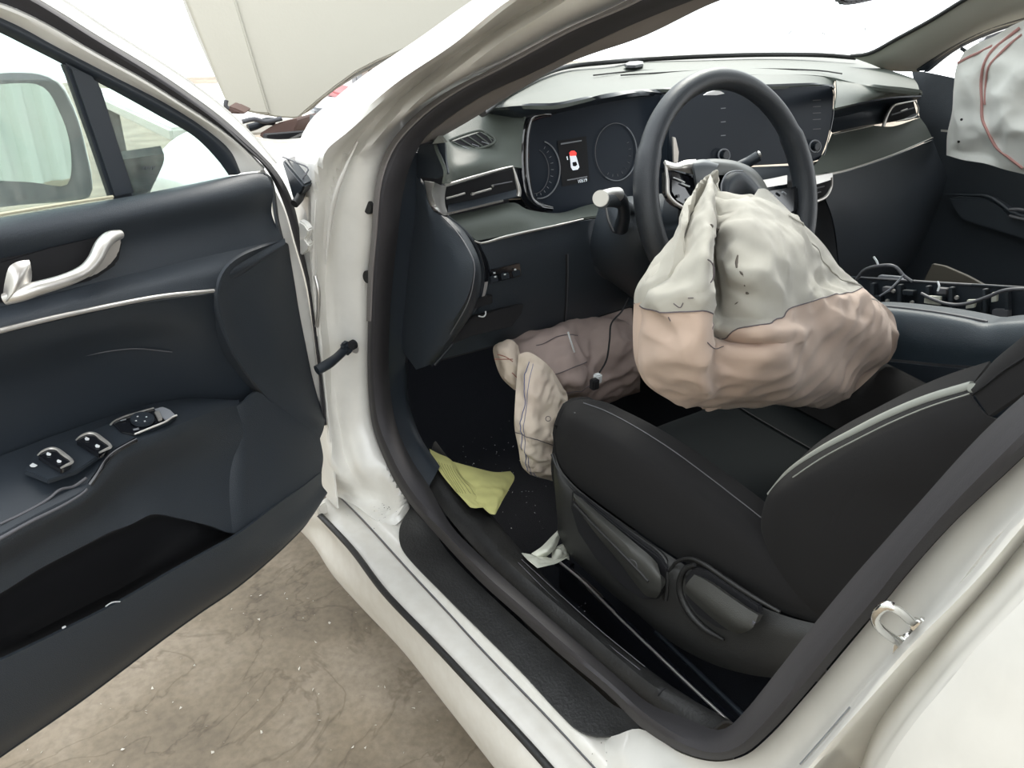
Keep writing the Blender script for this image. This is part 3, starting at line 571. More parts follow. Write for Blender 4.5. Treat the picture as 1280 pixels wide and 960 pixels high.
for i in range(42):
    t = i/41
    if t > .8: continue
    p = Y(561+t*86, 267-t*20.5, -.1495)
    box('knurl', p, .0018, .002, .003, SILV, vb, bev=0)
# end cap facing the door (fuse cover) and dark corner above
grid('end_corner', [row('524,182,.16 536,180,.16 548,179,.16 556,178,.165', 's'), row('520,200,.165 533,200,.165 548,196,.165 557,198,.17', 's'), row('519,222,.17 532,222,.17 548,222,.17 560,216,.175', 's')], DARK2, dash, n=12, m=20, th=.004)
grid('end_cap', [row('506,215,.165 500,260,.165 497,320,.165 495,380,.165 500,430,.165 520,462,.17', 's'), row('526,226,.17 524,265,.168 520,320,.165 517,380,.165 518,425,.165 526,460,.17', 's'), row('540,262,.172 545,285,.165 550,325,.16 548,380,.16 540,425,.165 532,458,.17', 's'), row('557,271,.18 572,288,.18 590,330,.17 585,375,.17 563,420,.175 537,456,.175', 's'), row('560,272,y-.15 580,288,y-.16 602,335,y-.165 597,378,y-.165 572,420,y-.15 540,458,y-.13', 'y')], DARK, dash, n=20, m=36, th=.004)
tube('cap_gap', row('559,271,-.155 575,284,-.165 590,300,-.175 600,322,-.175 604,345,-.172 597,380,-.165 573,420,-.15 543,456,-.135', 'y'), .003, DARK2, dash, n=40, k=8)
tube('cap_gap_line', row('552,270,.17 570,289,.17 583,308,.165 593,330,.162 592,352,.162 586,376,.164 563,418,.17', 's'), .0009, GREYP, dash, n=40, k=6)
# shelf between vent and trim, trim line, lower fascia
sh = [row('560,270,-.135 600,262,-.135 640,253,-.13 660,262,-.10 700,266,-.08 740,255,-.06 800,250,-.05 860,245,-.05', 'y'),
      row('578,285,-.165 615,277,-.165 650,270,-.16 680,270,-.14 710,268,-.12 745,262,-.10 800,258,-.08 860,255,-.08', 'y'),
      row('596,301,-.178 632,294,-.178 665,286.5,-.175 700,279,-.17 728,272,-.165 760,268,-.14 800,265,-.12 860,262,-.12', 'y')]
grid('shelf_panel', sh, DASHM, dash, n=14, m=40, th=.004)
tube('trim_line', row('593,301,-.182 600,304,-.184 632,296,-.184 665,288.5,-.18 700,281,-.176 729,274,-.17', 'y'), [.0012, .0026, .0026, .0024, .0022, .0014], SILV, dash, n=40, k=8)
lo = [row('600,306,-.180 632,298,-.180 665,290,-.177 700,283,-.172 730,276,-.168 780,272,-.15 860,268,-.14', 'y'),
      row('612,335,-.182 640,328,-.182 672,322,-.18 705,316,-.178 735,312,-.17 790,306,-.16 860,300,-.15', 'y'),
      row('606,375,-.172 640,370,-.172 675,364,-.17 708,358,-.168 740,352,-.165 795,345,-.16 860,338,-.15', 'y'),
      row('580,408,-.155 625,398,-.155 665,390,-.155 705,382,-.155 745,375,-.15 800,366,-.15 860,356,-.15', 'y'),
      row('540,452,-.13 600,436,-.13 650,423,-.13 700,409,-.13 745,396,-.13 790,382,-.13 860,362,-.13', 'y')]
grid('lower_fascia', lo, DARK, dash, n=30, m=40, th=.004)
grid('lower_fascia_underside', [lo[-1], [p+Vector((0, .25, .02)) for p in lo[-1]]], BLK, dash, n=6, m=30, th=.003)
tube('panel_gap', row('708,318,-.181 708,345,-.176 707,375,-.16 705,405,-.135', 'y'), .0011, BLK, dash, n=24, k=6)
tube('panel_gap_edge', row('710,318,-.181 710,345,-.176 709,375,-.16 707,405,-.135', 'y'), .0008, GREYP, dash, n=24, k=6)
def lowp(u, v): return Y(u, v, -.186)
sw = slab('switch_bank', [lowp(u, v) for u, v in ((612, 338), (650, 329), (652, 345), (616, 354))], Vector((0, .006, 0)), GLOS, dash, bev=.001)
for u in (618, 632, 646):
    slab('button', [Y(a, b, -.188) for a, b in ((u-5, 343-(u-632)*.25), (u+4, 341-(u-632)*.25), (u+5, 348-(u-632)*.25), (u-4, 350-(u-632)*.25))], Vector((0, .003, 0)), DARK2, sw, bev=.0004)
for a, b in ((618, 341), (619, 346), (631, 343), (644, 337)):
    box('button_mark', Y(a, b, -.1895), .0035, .001, .0022, WHTP, sw, bev=0)
slab('blank_socket', [Y(u, v, -.183) for u, v in ((592, 375), (616, 369), (616, 379), (594, 386))], Vector((0, .006, 0)), BLK, dash, bev=.001)
slab('lower_pocket', [Y(u, v, -.176) for u, v in ((592, 396), (655, 380), (652, 392), (640, 408), (590, 420), (562, 432), (575, 412))], Vector((0, .008, 0)), BLK, dash, bev=.001)
tube('broken_clip', row('598,395,-.188 604,396,-.19 607,393,-.19 607,389,-.188', 'y'), .0012, WHTP, dash, n=10, k=6)
# steering column cover and stalks
cc = thing('steering_column', 'dark steering column cover with stalks behind the wheel', 'steering column', (.56, -.2, .78))
grid('column_cover', [row('752,250,-.16 780,246,-.22 815,243,-.26 850,240,-.28', 'y'), row('744,275,-.17 775,272,-.25 812,270,-.29 850,268,-.30', 'y'), row('738,305,-.17 765,305,-.24 800,303,-.29 850,300,-.30', 'y'), row('742,335,-.16 770,342,-.22 805,350,-.26 850,352,-.28', 'y'), row('760,355,-.12 790,372,-.15 820,385,-.18 860,390,-.20', 'y')], DARK, cc, n=24, m=24, th=.004)
grid('column_underside', [row('730,318,-.15 760,316,-.19 800,316,-.22 830,322,-.23', 'y'), row('722,335,-.14 755,338,-.18 795,342,-.20 830,348,-.22', 'y'), row('730,355,-.12 770,360,-.15 810,366,-.17 840,372,-.18', 'y')], DARK2, cc, n=12, m=20, th=.004)
tube('shroud_groove', row('757,258,-.20 762,280,-.245 768,290,-.26 778,288,-.275 781,270,-.275 776,258,-.27', 'y'), .0022, BLK, cc, n=30, k=8)
sk = tube('stalk', row('752,251,-.40 758,249,-.38 768,250,-.34 790,262,-.26', 'y'), [.0105, .011, .009, .008], DARK2, cc, n=20, k=16)
disc('stalk_cap', Y(751, 248, -.40), (Y(751, 248, -.40)-Y(775, 250, -.32)).normalized(), .0108, .006, SILV, cc)
tube('stalk_knob', row('752,248,-.395 762,243,-.37 772,243,-.35', 'y'), [.010, .008, .010], SILV, cc, n=16, k=16)
tube('stalk_neck', row('772,243,-.35 778,252,-.33 780,268,-.30 776,285,-.27', 'y'), [.009, .009, .010, .012], DARK2, cc, n=16, k=16)
tube('wiper_stalk', row('948,195,-.30 935,203,-.29 915,212,-.28 890,224,-.27', 'y'), [.009, .0095, .007, .006], DARK2, cc, n=20, k=14)
disc('stalk_cap', Y(949, 193, -.302), (Y(948, 195, -.30)-Y(925, 206, -.285)).normalized(), .0062, .004, SILV, cc, k=20)
# touch screen unit
sn = Vector((-.10, -.99, .10)).normalized(); sp = Y(950, 160, -.10)
def SP(u, v, o=0): return PLN(u, v, sp+sn*o, sn)
ts = slab('touch_screen', [SP(u, v) for u, v in ((835, 118), (900, 113), (1036, 107), (1041, 109), (1043, 118), (1041, 150), (1034, 178), (1026, 199), (1014, 203), (960, 206), (835, 212))], -sn*.025, SCR, dash, bev=.002)
tube('screen_edge', [SP(u, v, .001) for u, v in ((1038, 108), (1042, 112), (1042, 140), (1036, 172), (1027, 199), (1012, 204))], .0012, GLOS, ts, n=30, k=6)
for (u, v) in ((1019, 183), (905, 194)):
    tube('knob_ring', [SP(u+7*math.cos(t/16*math.tau), v+7.5*math.sin(t/16*math.tau), .010) for t in range(16)], .0016, LINEG, ts, n=32, k=8, closed=True)
    disc('volume_knob', SP(u, v, .006), sn, .0085, .014, DARK2, ts, k=24)
for i, v in enumerate((125, 133, 141, 149, 161)):
    slab('touch_mark', [SP(u_, v_, .0005) for u_, v_ in ((1016, v), (1026, v-.6), (1026, v+.5), (1016, v+1.1))], sn*.0003, GREYP, ts)
for v in (135, 152, 169):
    slab('touch_mark', [SP(u_, v_, .0005) for u_, v_ in ((901, v), (907, v-.5), (907, v+.6), (901, v+1.1))], sn*.0003, LINEG, ts)
slab('camera_sticker', [Y(u, v, -.115) for u, v in ((880, 119), (885, 115.5), (893, 113.5), (901, 114), (906, 117), (896, 119)) ], Vector((0, .003, 0)), mat('white_reflector', (.9, .9, .9), .2), dash, bev=.0004)
slab('side_badge', [Y(u, v, -.09) for u, v in ((841, 171), (845, 172), (849, 190), (848, 203), (842, 203))], Vector((0, .004, 0)), SILV, dash, bev=.001)
# centre lower panels
grid('centre_stack', [row('835,212,-.09 900,210,-.10 960,208,-.11 1012,205,-.12 1030,200,-.12', 'y'), row('835,240,-.12 900,236,-.13 960,228,-.14 1020,214,-.15 1040,210,-.15', 'y'), row('835,300,-.12 900,300,-.12 960,295,-.12 1020,285,-.12 1045,280,-.12', 'y'), row('835,360,-.08 900,370,-.06 960,380,-.04 1020,380,-.02 1060,375,0', 'y')], DARK2, dash, n=20, m=26, th=.004)
grid('centre_trim', [row('930,228,-.165 960,224,-.165 984,219,-.165', 'y'), row('932,239,-.168 960,234,-.168 984,230,-.168', 'y')], SILV, dash, n=5, m=14, th=.003)
# passenger side
pr_ = row('1044,137,-.06 1085,128,-.07 1115,123,-.08 1152,121,-.09', 'y')
pq_ = row('1042,165,-.05 1070,159,-.06 1100,154,-.06 1150,146,-.08', 'y')
grid('passenger_recess', [pr_, [a.lerp(b, .5)+Vector((0, .03, 0)) for a, b in zip(pr_, pq_)], pq_], DARK2, dash, n=10, m=20, th=.004)
ps = [row('1040,167,-.07 1065,161,-.07 1090,157,-.08 1115,158,-.09 1150,147,-.10', 'y'), row('1030,190,-.12 1070,183,-.12 1100,176,-.12 1130,168,-.12 1158,158,-.12', 'y'), row('1008,220,-.16 1050,214,-.16 1080,205,-.155 1120,191,-.15 1165,172,-.14', 'y')]
grid('passenger_shelf', ps, DASHM, dash, n=14, m=24, th=.004)
tube('trim_line', row('1004,222,-.165 1022,220,-.165 1050,215,-.163 1080,206,-.158 1120,192,-.152 1166,172,-.142', 'y'), [.003, .003, .0024, .0022, .002, .0012], SILV, dash, n=40, k=8)
grid('glove_box', [row('1020,222,-.16 1050,217,-.158 1080,208,-.154 1120,194,-.148 1166,175,-.138', 'y'), row('1040,270,-.16 1070,262,-.16 1100,252,-.155 1140,238,-.15 1185,222,-.14', 'y'), row('1050,340,-.10 1090,335,-.10 1130,325,-.10 1170,312,-.09 1215,300,-.08', 'y'), row('1060,380,.05 1100,378,.05 1140,372,.05 1180,366,.05 1230,360,.05', 'y')], DARK, dash, n=24, m=24, th=.004)
vr = slab('passenger_air_vent', row('1106,150 1116,134 1142,127 1146,143 1112,153', 'y', -.07), Vector((0, .01, 0)), BLK, dash)
tube('frame_bar', row('1104,158,-.10 1109,144,-.10 1116,133,-.10 1128,129,-.10 1144,126,-.10', 'y'), [.004, .0035, .0025, .002, .0012], SILV, vr, n=24, k=8)
tube('frame_bar', row('1144,126,-.10 1148,136,-.10 1146,144,-.10 1120,152,-.10', 'y'), [.0015, .002, .003, .001], SILV, vr, n=24, k=8)
tube('vane', row('1126,139,-.10 1134,136,-.10', 'y'), .0016, SILV, vr, n=6, k=6)
tube('vane', row('1114,144,-.085 1142,135,-.085', 'y'), .002, GREYP, vr, n=6, k=6)
tube('panel_line', row('1042,168,-.075 1065,163,-.075 1092,157,-.085', 'y'), .0015, SILV, dash, n=14, k=6)
for i in range(6):
    u = 1098+i*5
    slab('defrost_slot', [Z(a, b, .975) for a, b in ((u, 98+i*.9), (u+3, 98.5+i*.9), (u+5, 105+i*.6), (u+2, 106+i*.6))], Vector((0, 0, .004)), BLK, dash)
# small vent under the screen on the right of the wheel
lv = slab('centre_air_vent', row('984,228 1036,216 1040,232 1034,248 1018,256 984,258', 'y', -.165), Vector((0, .01, 0)), BLK, dash)
grid('vent_brow', [row('1000,222,-.17 1020,220,-.17 1041,216,-.17', 'y'), row('1004,235,-.175 1022,230,-.175 1041,224,-.175', 'y')], SILV, lv, n=5, m=12, th=.003)
tube('frame_bar', row('1040,222,-.175 1039,234,-.175 1033,245,-.175 1022,251,-.175 1004,254,-.175', 'y'), [.002, .003, .0035, .0032, .002], SILV, lv, n=26, k=8)
tube('vane', row('1012,237,-.172 1030,233,-.172', 'y'), .0018, GREYP, lv, n=6, k=6)
tube('vane', row('1012,243,-.172 1026,240,-.172', 'y'), .0014, GREYP, lv, n=6, k=6)
box('knob_tip', Y(1015, 273, -.17), .006, .004, .004, LINEG, dash)

# ================================================================== STEERING WHEEL
WC = Vector((.583, -.397, .873)); WT = math.radians(18.5)
wx = Vector((1, 0, 0)); wu = Vector((0, math.sin(WT), math.cos(WT))); wn = wx.cross(wu)   # wn looks at the driver
if wn.y > 0: wn = -wn
sw_ = thing('steering_wheel', 'dark steering wheel with its hub torn open by the airbag', 'steering wheel', tuple(WC))
def WP_(a, b, o=0): return WC+wx*a+wu*b+wn*o
def WPX(u, v, o=0): return PLN(u, v, WC+wn*o, wn)
vs = []; K = 96; J = 20
for i in range(K):
    t = i/K*math.tau
    for j in range(J):
        s_ = j/J*math.tau; th_ = .0145+.002*(abs(math.sin(t)) < .45)
        rr = .172+math.cos(s_)*th_*1.05
        vs.append(WP_(math.cos(t)*rr, math.sin(t)*rr, math.sin(s_)*th_*1.15))
fs = [(i*J+j, i*J+(j+1) % J, ((i+1) % K)*J+(j+1) % J, ((i+1) % K)*J+j) for i in range(K) for j in range(J)]
WHM = mat('wheel_rim_leatherette', (.024, .028, .034), .42, bump=.2, bs=900, bumpkind='voronoi', spec=.5)
mesh('rim', vs, fs, WHM, sw_)
# hub, pad, spokes
hub = [WPX(u, v, -.01) for u, v in ((866, 202), (880, 199), (905, 200), (925, 204), (942, 214), (955, 232), (966, 256), (960, 300), (930, 330), (890, 335), (860, 318), (850, 280), (856, 240), (862, 215))]
slab('hub_housing', hub, -wn*.05, DARK2, sw_, bev=.008, seg=4)
grid('hub_shell_rim', [[WPX(u, v, -.02) for u, v in ((868, 203), (884, 199), (905, 199), (925, 203), (944, 213), (958, 232), (968, 258), (968, 285))], [WPX(u, v, .012) for u, v in ((868, 209), (886, 205), (905, 206), (922, 209), (938, 219), (952, 238), (962, 262), (964, 285))], [WPX(u, v, .012) for u, v in ((870, 220), (888, 218), (906, 219), (918, 219), (930, 227), (944, 245), (955, 268), (958, 285))]], mat('hub_plastic', (.10, .105, .10), .42), sw_, n=12, m=40, th=.003)
grid('pad_flap', [[WPX(u, v, .02) for u, v in ((903, 245), (904, 225), (914, 216), (926, 214), (940, 224), (954, 243), (964, 266))], [WPX(u, v, .028) for u, v in ((908, 245), (912, 230), (920, 222), (928, 221), (938, 230), (950, 248), (958, 268))], [WPX(u, v, .02) for u, v in ((915, 262), (918, 250), (925, 246), (930, 246), (936, 252), (944, 262), (950, 275))]], DARK, sw_, n=12, m=30, th=.004)
tube('pad_stitch', [WPX(u, v, .026) for u, v in ((902, 245), (902, 230), (908, 218), (918, 214), (928, 214))], .0012, LINEG, sw_, n=24, k=6)
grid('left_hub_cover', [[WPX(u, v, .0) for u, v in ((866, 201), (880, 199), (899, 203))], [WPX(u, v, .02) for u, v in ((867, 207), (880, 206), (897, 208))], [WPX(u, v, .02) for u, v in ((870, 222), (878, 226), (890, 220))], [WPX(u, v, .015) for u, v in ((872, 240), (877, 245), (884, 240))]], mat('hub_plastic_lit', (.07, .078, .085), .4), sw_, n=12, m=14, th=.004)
def spoke(name, px, o, th, m, bev=.003): return slab(name, [WPX(u, v, o) for u, v in px], -wn*th, m, sw_, bev=bev)
grid('left_spoke', [[WPX(u, v, .004) for u, v in ((831, 200), (845, 204), (858, 200), (870, 199))], [WPX(u, v, .014) for u, v in ((833, 206), (845, 210), (858, 208), (870, 207))], [WPX(u, v, .008) for u, v in ((833, 213), (845, 213), (858, 216), (868, 219))]], SILV, sw_, n=8, m=18, th=.004)
spoke('switch_pod', ((838, 211), (868, 220), (873, 250), (862, 262), (845, 252), (838, 240)), .006, .02, GLOS)
tube('spoke_ring', [WPX(u, v, .011) for u, v in ((832, 206), (834, 225), (835, 243), (843, 253), (855, 260), (866, 263))], [.002, .0028, .003, .003, .0028, .002], SILV, sw_, n=30, k=8)
tube('pod_mark', [WPX(u, v, .009) for u, v in ((842, 222), (850, 225), (856, 228))], .001, WHTP, sw_, n=6, k=5)
tube('pod_mark', [WPX(u, v, .009) for u, v in ((852, 229), (858, 232), (862, 233))], .0012, WHTP, sw_, n=6, k=5)
for u, v in ((848, 245), (860, 250)): disc('pod_button', WPX(u, v, .008), wn, .0025, .003, GREYP, sw_, k=12)
spoke('right_spoke', ((955, 240), (1000, 232), (1000, 262), (962, 280)), 0, .02, GLOS)
spoke('lower_spoke', ((880, 300), (920, 300), (930, 360), (880, 360)), 0, .02, DARK2)
tube('pod_mark', [WPX(u, v, .006) for u, v in ((978, 240), (982, 243))], .002, LINEG, sw_, n=4, k=6)

# ================================================================== DRIVER SEAT
seat = thing('driver_seat', 'charcoal fabric driver seat under the deflated airbag', 'car seat', (.54, -.7, .2))
a0 = row('692,562,.274 700,583,.272 716,603,.272 742,624,.272 782,653,.272 832,688,.272 872,712,.274 925,742,.276 985,768,.28 1040,785,.285', 'x')
a1 = row('695,540,.266 705,556,.258 722,574,.256 752,596,.255 800,628,.255 855,664,.255 900,694,.258 948,722,.262 1000,748,.27 1050,765,.28', 'x')
a2 = row('703,516,.275 716,522,.266 738,534,.265 775,553,.265 825,586,.265 875,622,.265 918,653,.268 960,686,.272 1010,715,.28 1060,740,.29', 'x')
a3 = row('712,503,.295 730,504,.30 755,513,.305 790,531,.305 838,561,.305 886,596,.305 930,630,.305 972,662,.31 1020,690,.32 1070,715,.33', 'x')
ys = [p.y for p in a3]
def seatrow(x, z, fz=0): return [Vector((x, y+.004*i*0+fz, z-.05*i/9+(-.03 if i == 0 else 0))) for i, y in enumerate(ys)]
a3z = [Vector((.345, y, p.z-.012)) for y, p in zip(ys, a3)]
rows_ = [a0, a1, a2, a3, a3z, seatrow(.39, .548), seatrow(.43, .53), seatrow(.52, .528), seatrow(.62, .53), seatrow(.68, .548)]
rows_ += [[Vector((.73, y, p.z-.01)) for y, p in zip(ys, a3)], [Vector((.775, y, p.z-.0)) for y, p in zip(ys, a3)], [Vector((.80, y, p.z-.04)) for y, p in zip(ys, a3)], [Vector((.80, y, .40)) for y, p in zip(ys, a3)]]
grid('cushion_bolster', rows_[:6], FAB, seat, n=34, m=60, th=.006)
grid('cushion', rows_[5:10], FABB, seat, n=24, m=50, th=.006)
grid('cushion_bolster', rows_[9:], FAB, seat, n=24, m=50, th=.006)
# front nose of the cushion
front = [[r[0] for r in rows_], [r[0]+Vector((0, .006, -.03)) for r in rows_], [r[0]*1+Vector((.01, -.0, -.09)) for r in rows_], [Vector((r[0].x+.03, r[0].y-.05, .36)) for r in rows_]]
grid('cushion_front', front, FAB, seat, n=14, m=50, th=.006)
tube('bolster_seam', [p+Vector((-.001, 0, .0008)) for p in a3[1:]], .0008, GREYP, seat, n=60, k=5)
tube('bolster_seam', [(p.lerp(q, .35))+Vector((-.0045, 0, .001)) for p, q in zip(a2[1:], a3[1:])], .0009, GREYP, seat, n=60, k=5)
tube('insert_seam', [p+Vector((0, 0, .002)) for p in rows_[6][1:]], .0014, BLK, seat, n=40, k=5)
tube('insert_seam', [p+Vector((0, 0, .002)) for p in rows_[8][1:]], .0014, BLK, seat, n=40, k=5)
tube('cross_seam', [Vector((x, -.66, .512)) for x in (.43, .52, .62)], .0014, BLK, seat, n=10, k=5)
# plastic side shield
c0 = row('692,564,.268 700,585,.265 716,605,.262 742,627,.26 782,656,.26 832,691,.26 872,716,.262 925,746,.265 985,771,.27 1040,784,.28', 'x')
c1 = row('692,585,.262 701,603,.254 718,622,.252 748,645,.251 788,675,.25 832,705,.25 868,730,.25 918,760,.255 975,785,.26 1040,800,.272', 'x')
c2 = row('694,618,.262 702,640,.254 716,661,.252 742,690,.25 775,719,.25 815,749,.25 855,772,.25 905,792,.252 965,805,.258 1030,812,.27', 'x')
c3 = row('697,650,.264 706,672,.258 722,693,.256 750,719,.256 788,750,.256 824,780,.256 864,804,.256 910,822,.258 968,831,.264 1030,836,.275', 'x')
c4 = row('700,670,.285 712,692,.285 728,709,.285 760,738,.285 800,770,.285 838,802,.285 881,826,.285 927,841,.287 985,848,.29 1040,852,.295', 'x')
c5 = [p+Vector((.05, 0, -.03)) for p in c4]
shm = DARK
grid('side_shield', [c0, c1, c2, c3, c4, c5], mat('seat_shield_plastic', (.028, .028, .027), .55, bump=.2, bs=900, bumpkind='voronoi'), seat, n=26, m=60, th=.005)
tube('shield_edge', [p+Vector((-.003, 0, -.001)) for p in row('692,566,.268 700,587,.265 716,607,.262 742,629,.26 775,652,.26 805,673,.258 828,690,.256 835,700,.255 836,715,.252 836,735,.25 834,748,.249', 'x')], [.0025, .0028, .003, .003, .003, .003], TRIMK, seat, n=60, k=8)
tube('shield_edge', row('836,715,.250 845,703,.250 862,698,.25 880,705,.25 905,722,.25 940,745,.25 975,765,.255', 'x'), [.002, .0025, .003, .003, .002], TRIMK, seat, n=50, k=8)
# recess and height lever
slab('lever_recess', row('714,614,.249 728,622,.249 760,648,.247 795,675,.246 826,698,.246 834,712,.246 833,738,.246 820,750,.246 803,750,.246 780,735,.246 745,700,.247 722,665,.248 713,635,.249', 'x'), Vector((.008, 0, 0)), BLK, seat, bev=.002)
lv0 = row('717,616,.243 735,630,.240 765,655,.238 795,680,.237 815,697,.237 822,705,.238', 'x')
lv1 = row('718,622,.236 738,641,.228 768,668,.226 798,697,.226 818,715,.226 826,722,.228', 'x')
lv2 = row('724,635,.236 745,660,.229 772,690,.227 798,720,.227 815,735,.227 826,738,.229', 'x')
lv3 = row('730,648,.244 750,674,.240 775,704,.238 796,732,.238 808,745,.238 820,748,.24', 'x')
grid('height_lever', [lv0, lv1, lv2, lv3], SHLD, seat, n=14, m=34, th=.010)
tube('lever_ridge', [p+Vector((-.002, 0, 0)) for p in row('719,630,.234 740,652,.229 768,680,.227 798,711,.227 812,726,.227', 'x')], .0022, TRIMK, seat, n=24, k=8)
tube('lever_emblem', [p+Vector((-.001, 0, 0)) for p in row('785,702,.226 790,699,.226 796,703,.226 797,711,.226', 'x')], .0006, GREYP, seat, n=10, k=5)
# recline lever with its cup
tube('cup_rim', row('868,706,.247 856,712,.247 850,728,.247 852,745,.247 862,765,.247 880,785,.247 905,800,.247', 'x'), [.003, .004, .005, .005, .004, .002], TRIMK, seat, n=40, k=8)
slab('lever_recess', row('866,710,.246 885,715,.246 915,735,.246 948,758,.246 950,768,.246 935,785,.246 918,792,.246 895,785,.246 870,768,.246 856,748,.246 855,725,.246', 'x'), Vector((.008, 0, 0)), BLK, seat, bev=.002)
r0 = row('868,718,.238 885,727,.236 908,743,.235 930,758,.235 948,769,.236', 'x')
r1 = row('858,730,.232 876,744,.228 900,763,.226 924,779,.226 941,784,.230', 'x')
r2 = row('855,740,.238 870,755,.236 893,775,.235 915,790,.235 928,792,.236', 'x')
grid('recline_lever', [r0, r1, r2], SHLD, seat, n=12, m=24, th=.010)
tube('lever_screw', row('940,782,.232 943,777,.232', 'x'), .002, GREYP, seat, n=4, k=8)
# backrest: left side, front edge with piping, plain body behind
g0 = row('1045,790,.31 1010,768,.30 982,745,.30 962,712,.30 955,680,.30 952,650,.30 960,618,.30 985,590,.30 1022,565,.30 1070,540,.30 1115,518,.30 1160,500,.30 1214,484,.30', 'x')
g1 = row('1050,785,.28 1015,760,.272 990,738,.27 970,708,.268 963,678,.266 962,650,.266 970,624,.266 994,600,.266 1030,576,.267 1076,551,.268 1120,530,.27 1164,512,.272 1215,496,.275', 'x')
g2 = row('1080,780,.27 1060,750,.258 1045,725,.255 1035,700,.252 1032,675,.25 1035,650,.25 1045,630,.25 1062,610,.25 1090,592,.25 1125,570,.252 1160,552,.255 1195,535,.258 1235,520,.262', 'x')
g3 = row('1180,820,.28 1170,780,.27 1160,745,.265 1155,715,.262 1153,690,.26 1155,665,.26 1163,645,.26 1178,628,.26 1200,612,.26 1230,592,.262 1260,575,.265 1290,560,.268 1325,545,.272', 'x')
grid('backrest_bolster', [[p+Vector((.07, .02, .0)) for p in g0], g0, g1, g2, g3], FAB, seat, n=30, m=60, th=.006)
tube('backrest_piping', [p+Vector((-.002, -.002, .002)) for p in g0[6:]], [.002, .003, .0042, .005, .005, .005], PIPE, seat, n=60, k=8)
tube('backrest_stitch', [p+Vector((-.003, -.001, .002)) for p in row('992,597,.268 1028,573,.269 1075,548,.27 1118,527,.272 1162,509,.274 1212,493,.276', 'x')], .0007, PIPE, seat, n=60, k=5)
h0 = row('1214,483,.30 1226,470,.30 1240,454,.30 1262,436,.30 1285,418,.30 1330,392,.30', 'x')
h1 = row('1217,492,.272 1236,478,.27 1256,462,.27 1278,448,.27 1305,430,.27 1350,405,.27', 'x')
h2 = row('1236,520,.262 1258,505,.26 1280,490,.26 1302,474,.26 1330,455,.26 1375,430,.26', 'x')
grid('backrest_shoulder', [[p+Vector((.07, .01, 0)) for p in h0], h0, h1, h2], FAB, seat, n=14, m=30, th=.006)
tube('shoulder_seam', [p+Vector((-.002, 0, 0)) for p in h1], .0013, BLK, seat, n=20, k=5)
disc('seam_knot', X(1216, 485, .285), Vector((-1, 0, .3)), .004, .006, PIPE, seat, k=12)
secs = []
for z_, yf, x0_, x1_ in ((.45, -.76, .33, .78), (.58, -.81, .32, .79), (.68, -.88, .31, .79), (.78, -.945, .31, .78), (.87, -1.005, .32, .77), (.96, -1.05, .34, .75), (1.05, -1.085, .37, .72), (1.11, -1.11, .42, .67), (1.115, -1.13, .50, .60)):
    d_ = .13 if z_ < 1.0 else .10 if z_ < 1.08 else .03
    secs.append(cr([Vector((x0_+.03, yf, z_)), Vector(((x0_+x1_)/2, yf-.015, z_)), Vector((x1_-.03, yf, z_)), Vector((x1_, yf-d_*.5, z_)), Vector((x1_-.04, yf-d_, z_)), Vector(((x0_+x1_)/2, yf-d_, z_)), Vector((x0_+.04, yf-d_, z_)), Vector((x0_, yf-d_*.5, z_))], 48, True))
mesh('backrest', [p for r_ in secs for p in r_], gridfaces(len(secs), 48, True), FABB, seat, True, 60)
# rail
rl = thing('seat_rail', 'black metal seat rail with a bright edge beneath the driver seat', 'seat rail', tuple(Z(800, 790, .22)))
tube('rail_edge', row('700,703,.262 730,728,.262 780,778,.262 850,845,.262 920,910,.262', 'z'), .0022, SILV, rl, n=30, k=8)
grid('rail', [row('704,700,.262 734,726,.262 784,775,.262 854,841,.262 930,908,.262', 'z'), row('700,703,.262 730,729,.262 780,779,.262 850,846,.262 920,911,.262', 'z'), [p-Vector((0, 0, .055)) for p in row('700,703,.262 730,729,.262 780,779,.262 850,846,.262 920,911,.262', 'z')]], GLOS, rl, n=6, m=20, th=.004)
tube('second_rail', row('820,790,.245 870,838,.245 930,895,.245', 'z'), .004, DARK2, rl, n=16, k=8)
box('rail_end', Z(706, 706, .255), .02, .03, .012, GLOS, rl, Matrix.Rotation(.2, 3, 'Z'))

# ================================================================== CONSOLE, PASSENGER SIDE
con = thing('center_console', 'dark blue-grey centre console side panel beside the driver seat', 'console', (.9, -.6, .45))
k0_ = row('1055,386,.86 1080,383,.86 1110,384,.86 1170,391,.86 1210,398,.86 1234,403,.86 1250,401,.86 1280,399,.86 1340,396,.86', 'x')
k1_ = row('1055,390,.84 1080,387,.84 1110,388,.84 1170,395,.84 1210,402,.84 1232,408,.84 1250,406,.84 1280,404,.84 1340,402,.84', 'x')
k2_ = row('1055,415,.825 1080,416,.825 1110,418,.825 1170,425,.825 1210,430,.825 1232,432,.825 1250,432,.825 1280,432,.825 1340,430,.825', 'x')
k3_ = row('1055,444,.83 1080,446,.83 1110,448,.83 1170,454,.83 1210,457,.83 1232,458,.83 1250,458,.83 1280,457,.83 1340,455,.83', 'x')
CONM = mat('console_plastic', (.030, .044, .058), .45, bump=.2, bs=900, bumpkind='voronoi')
grid('side_panel', [[p+Vector((.05, 0, -.002)) for p in k0_], k0_, k1_, k2_, k3_], CONM, con, n=20, m=40, th=.004)
tube('top_edge', [p+Vector((0, 0, .001)) for p in k0_[1:6]], .0022, GREYP, con, n=30, k=8)
grid('lower_panel', [[p+Vector((-.006, 0, -.004)) for p in k3_], [Vector((.822, p.y, .42)) for p in k3_], [Vector((.815, p.y, .22)) for p in k3_]], DARK2, con, n=10, m=30, th=.004)
fr = thing('exposed_console_frame', 'bare black frame with connectors and wires behind the console panel', 'frame', (1.05, -.45, .45))
def EX(u, v, o=0): return X(u, v, 1.02+o)
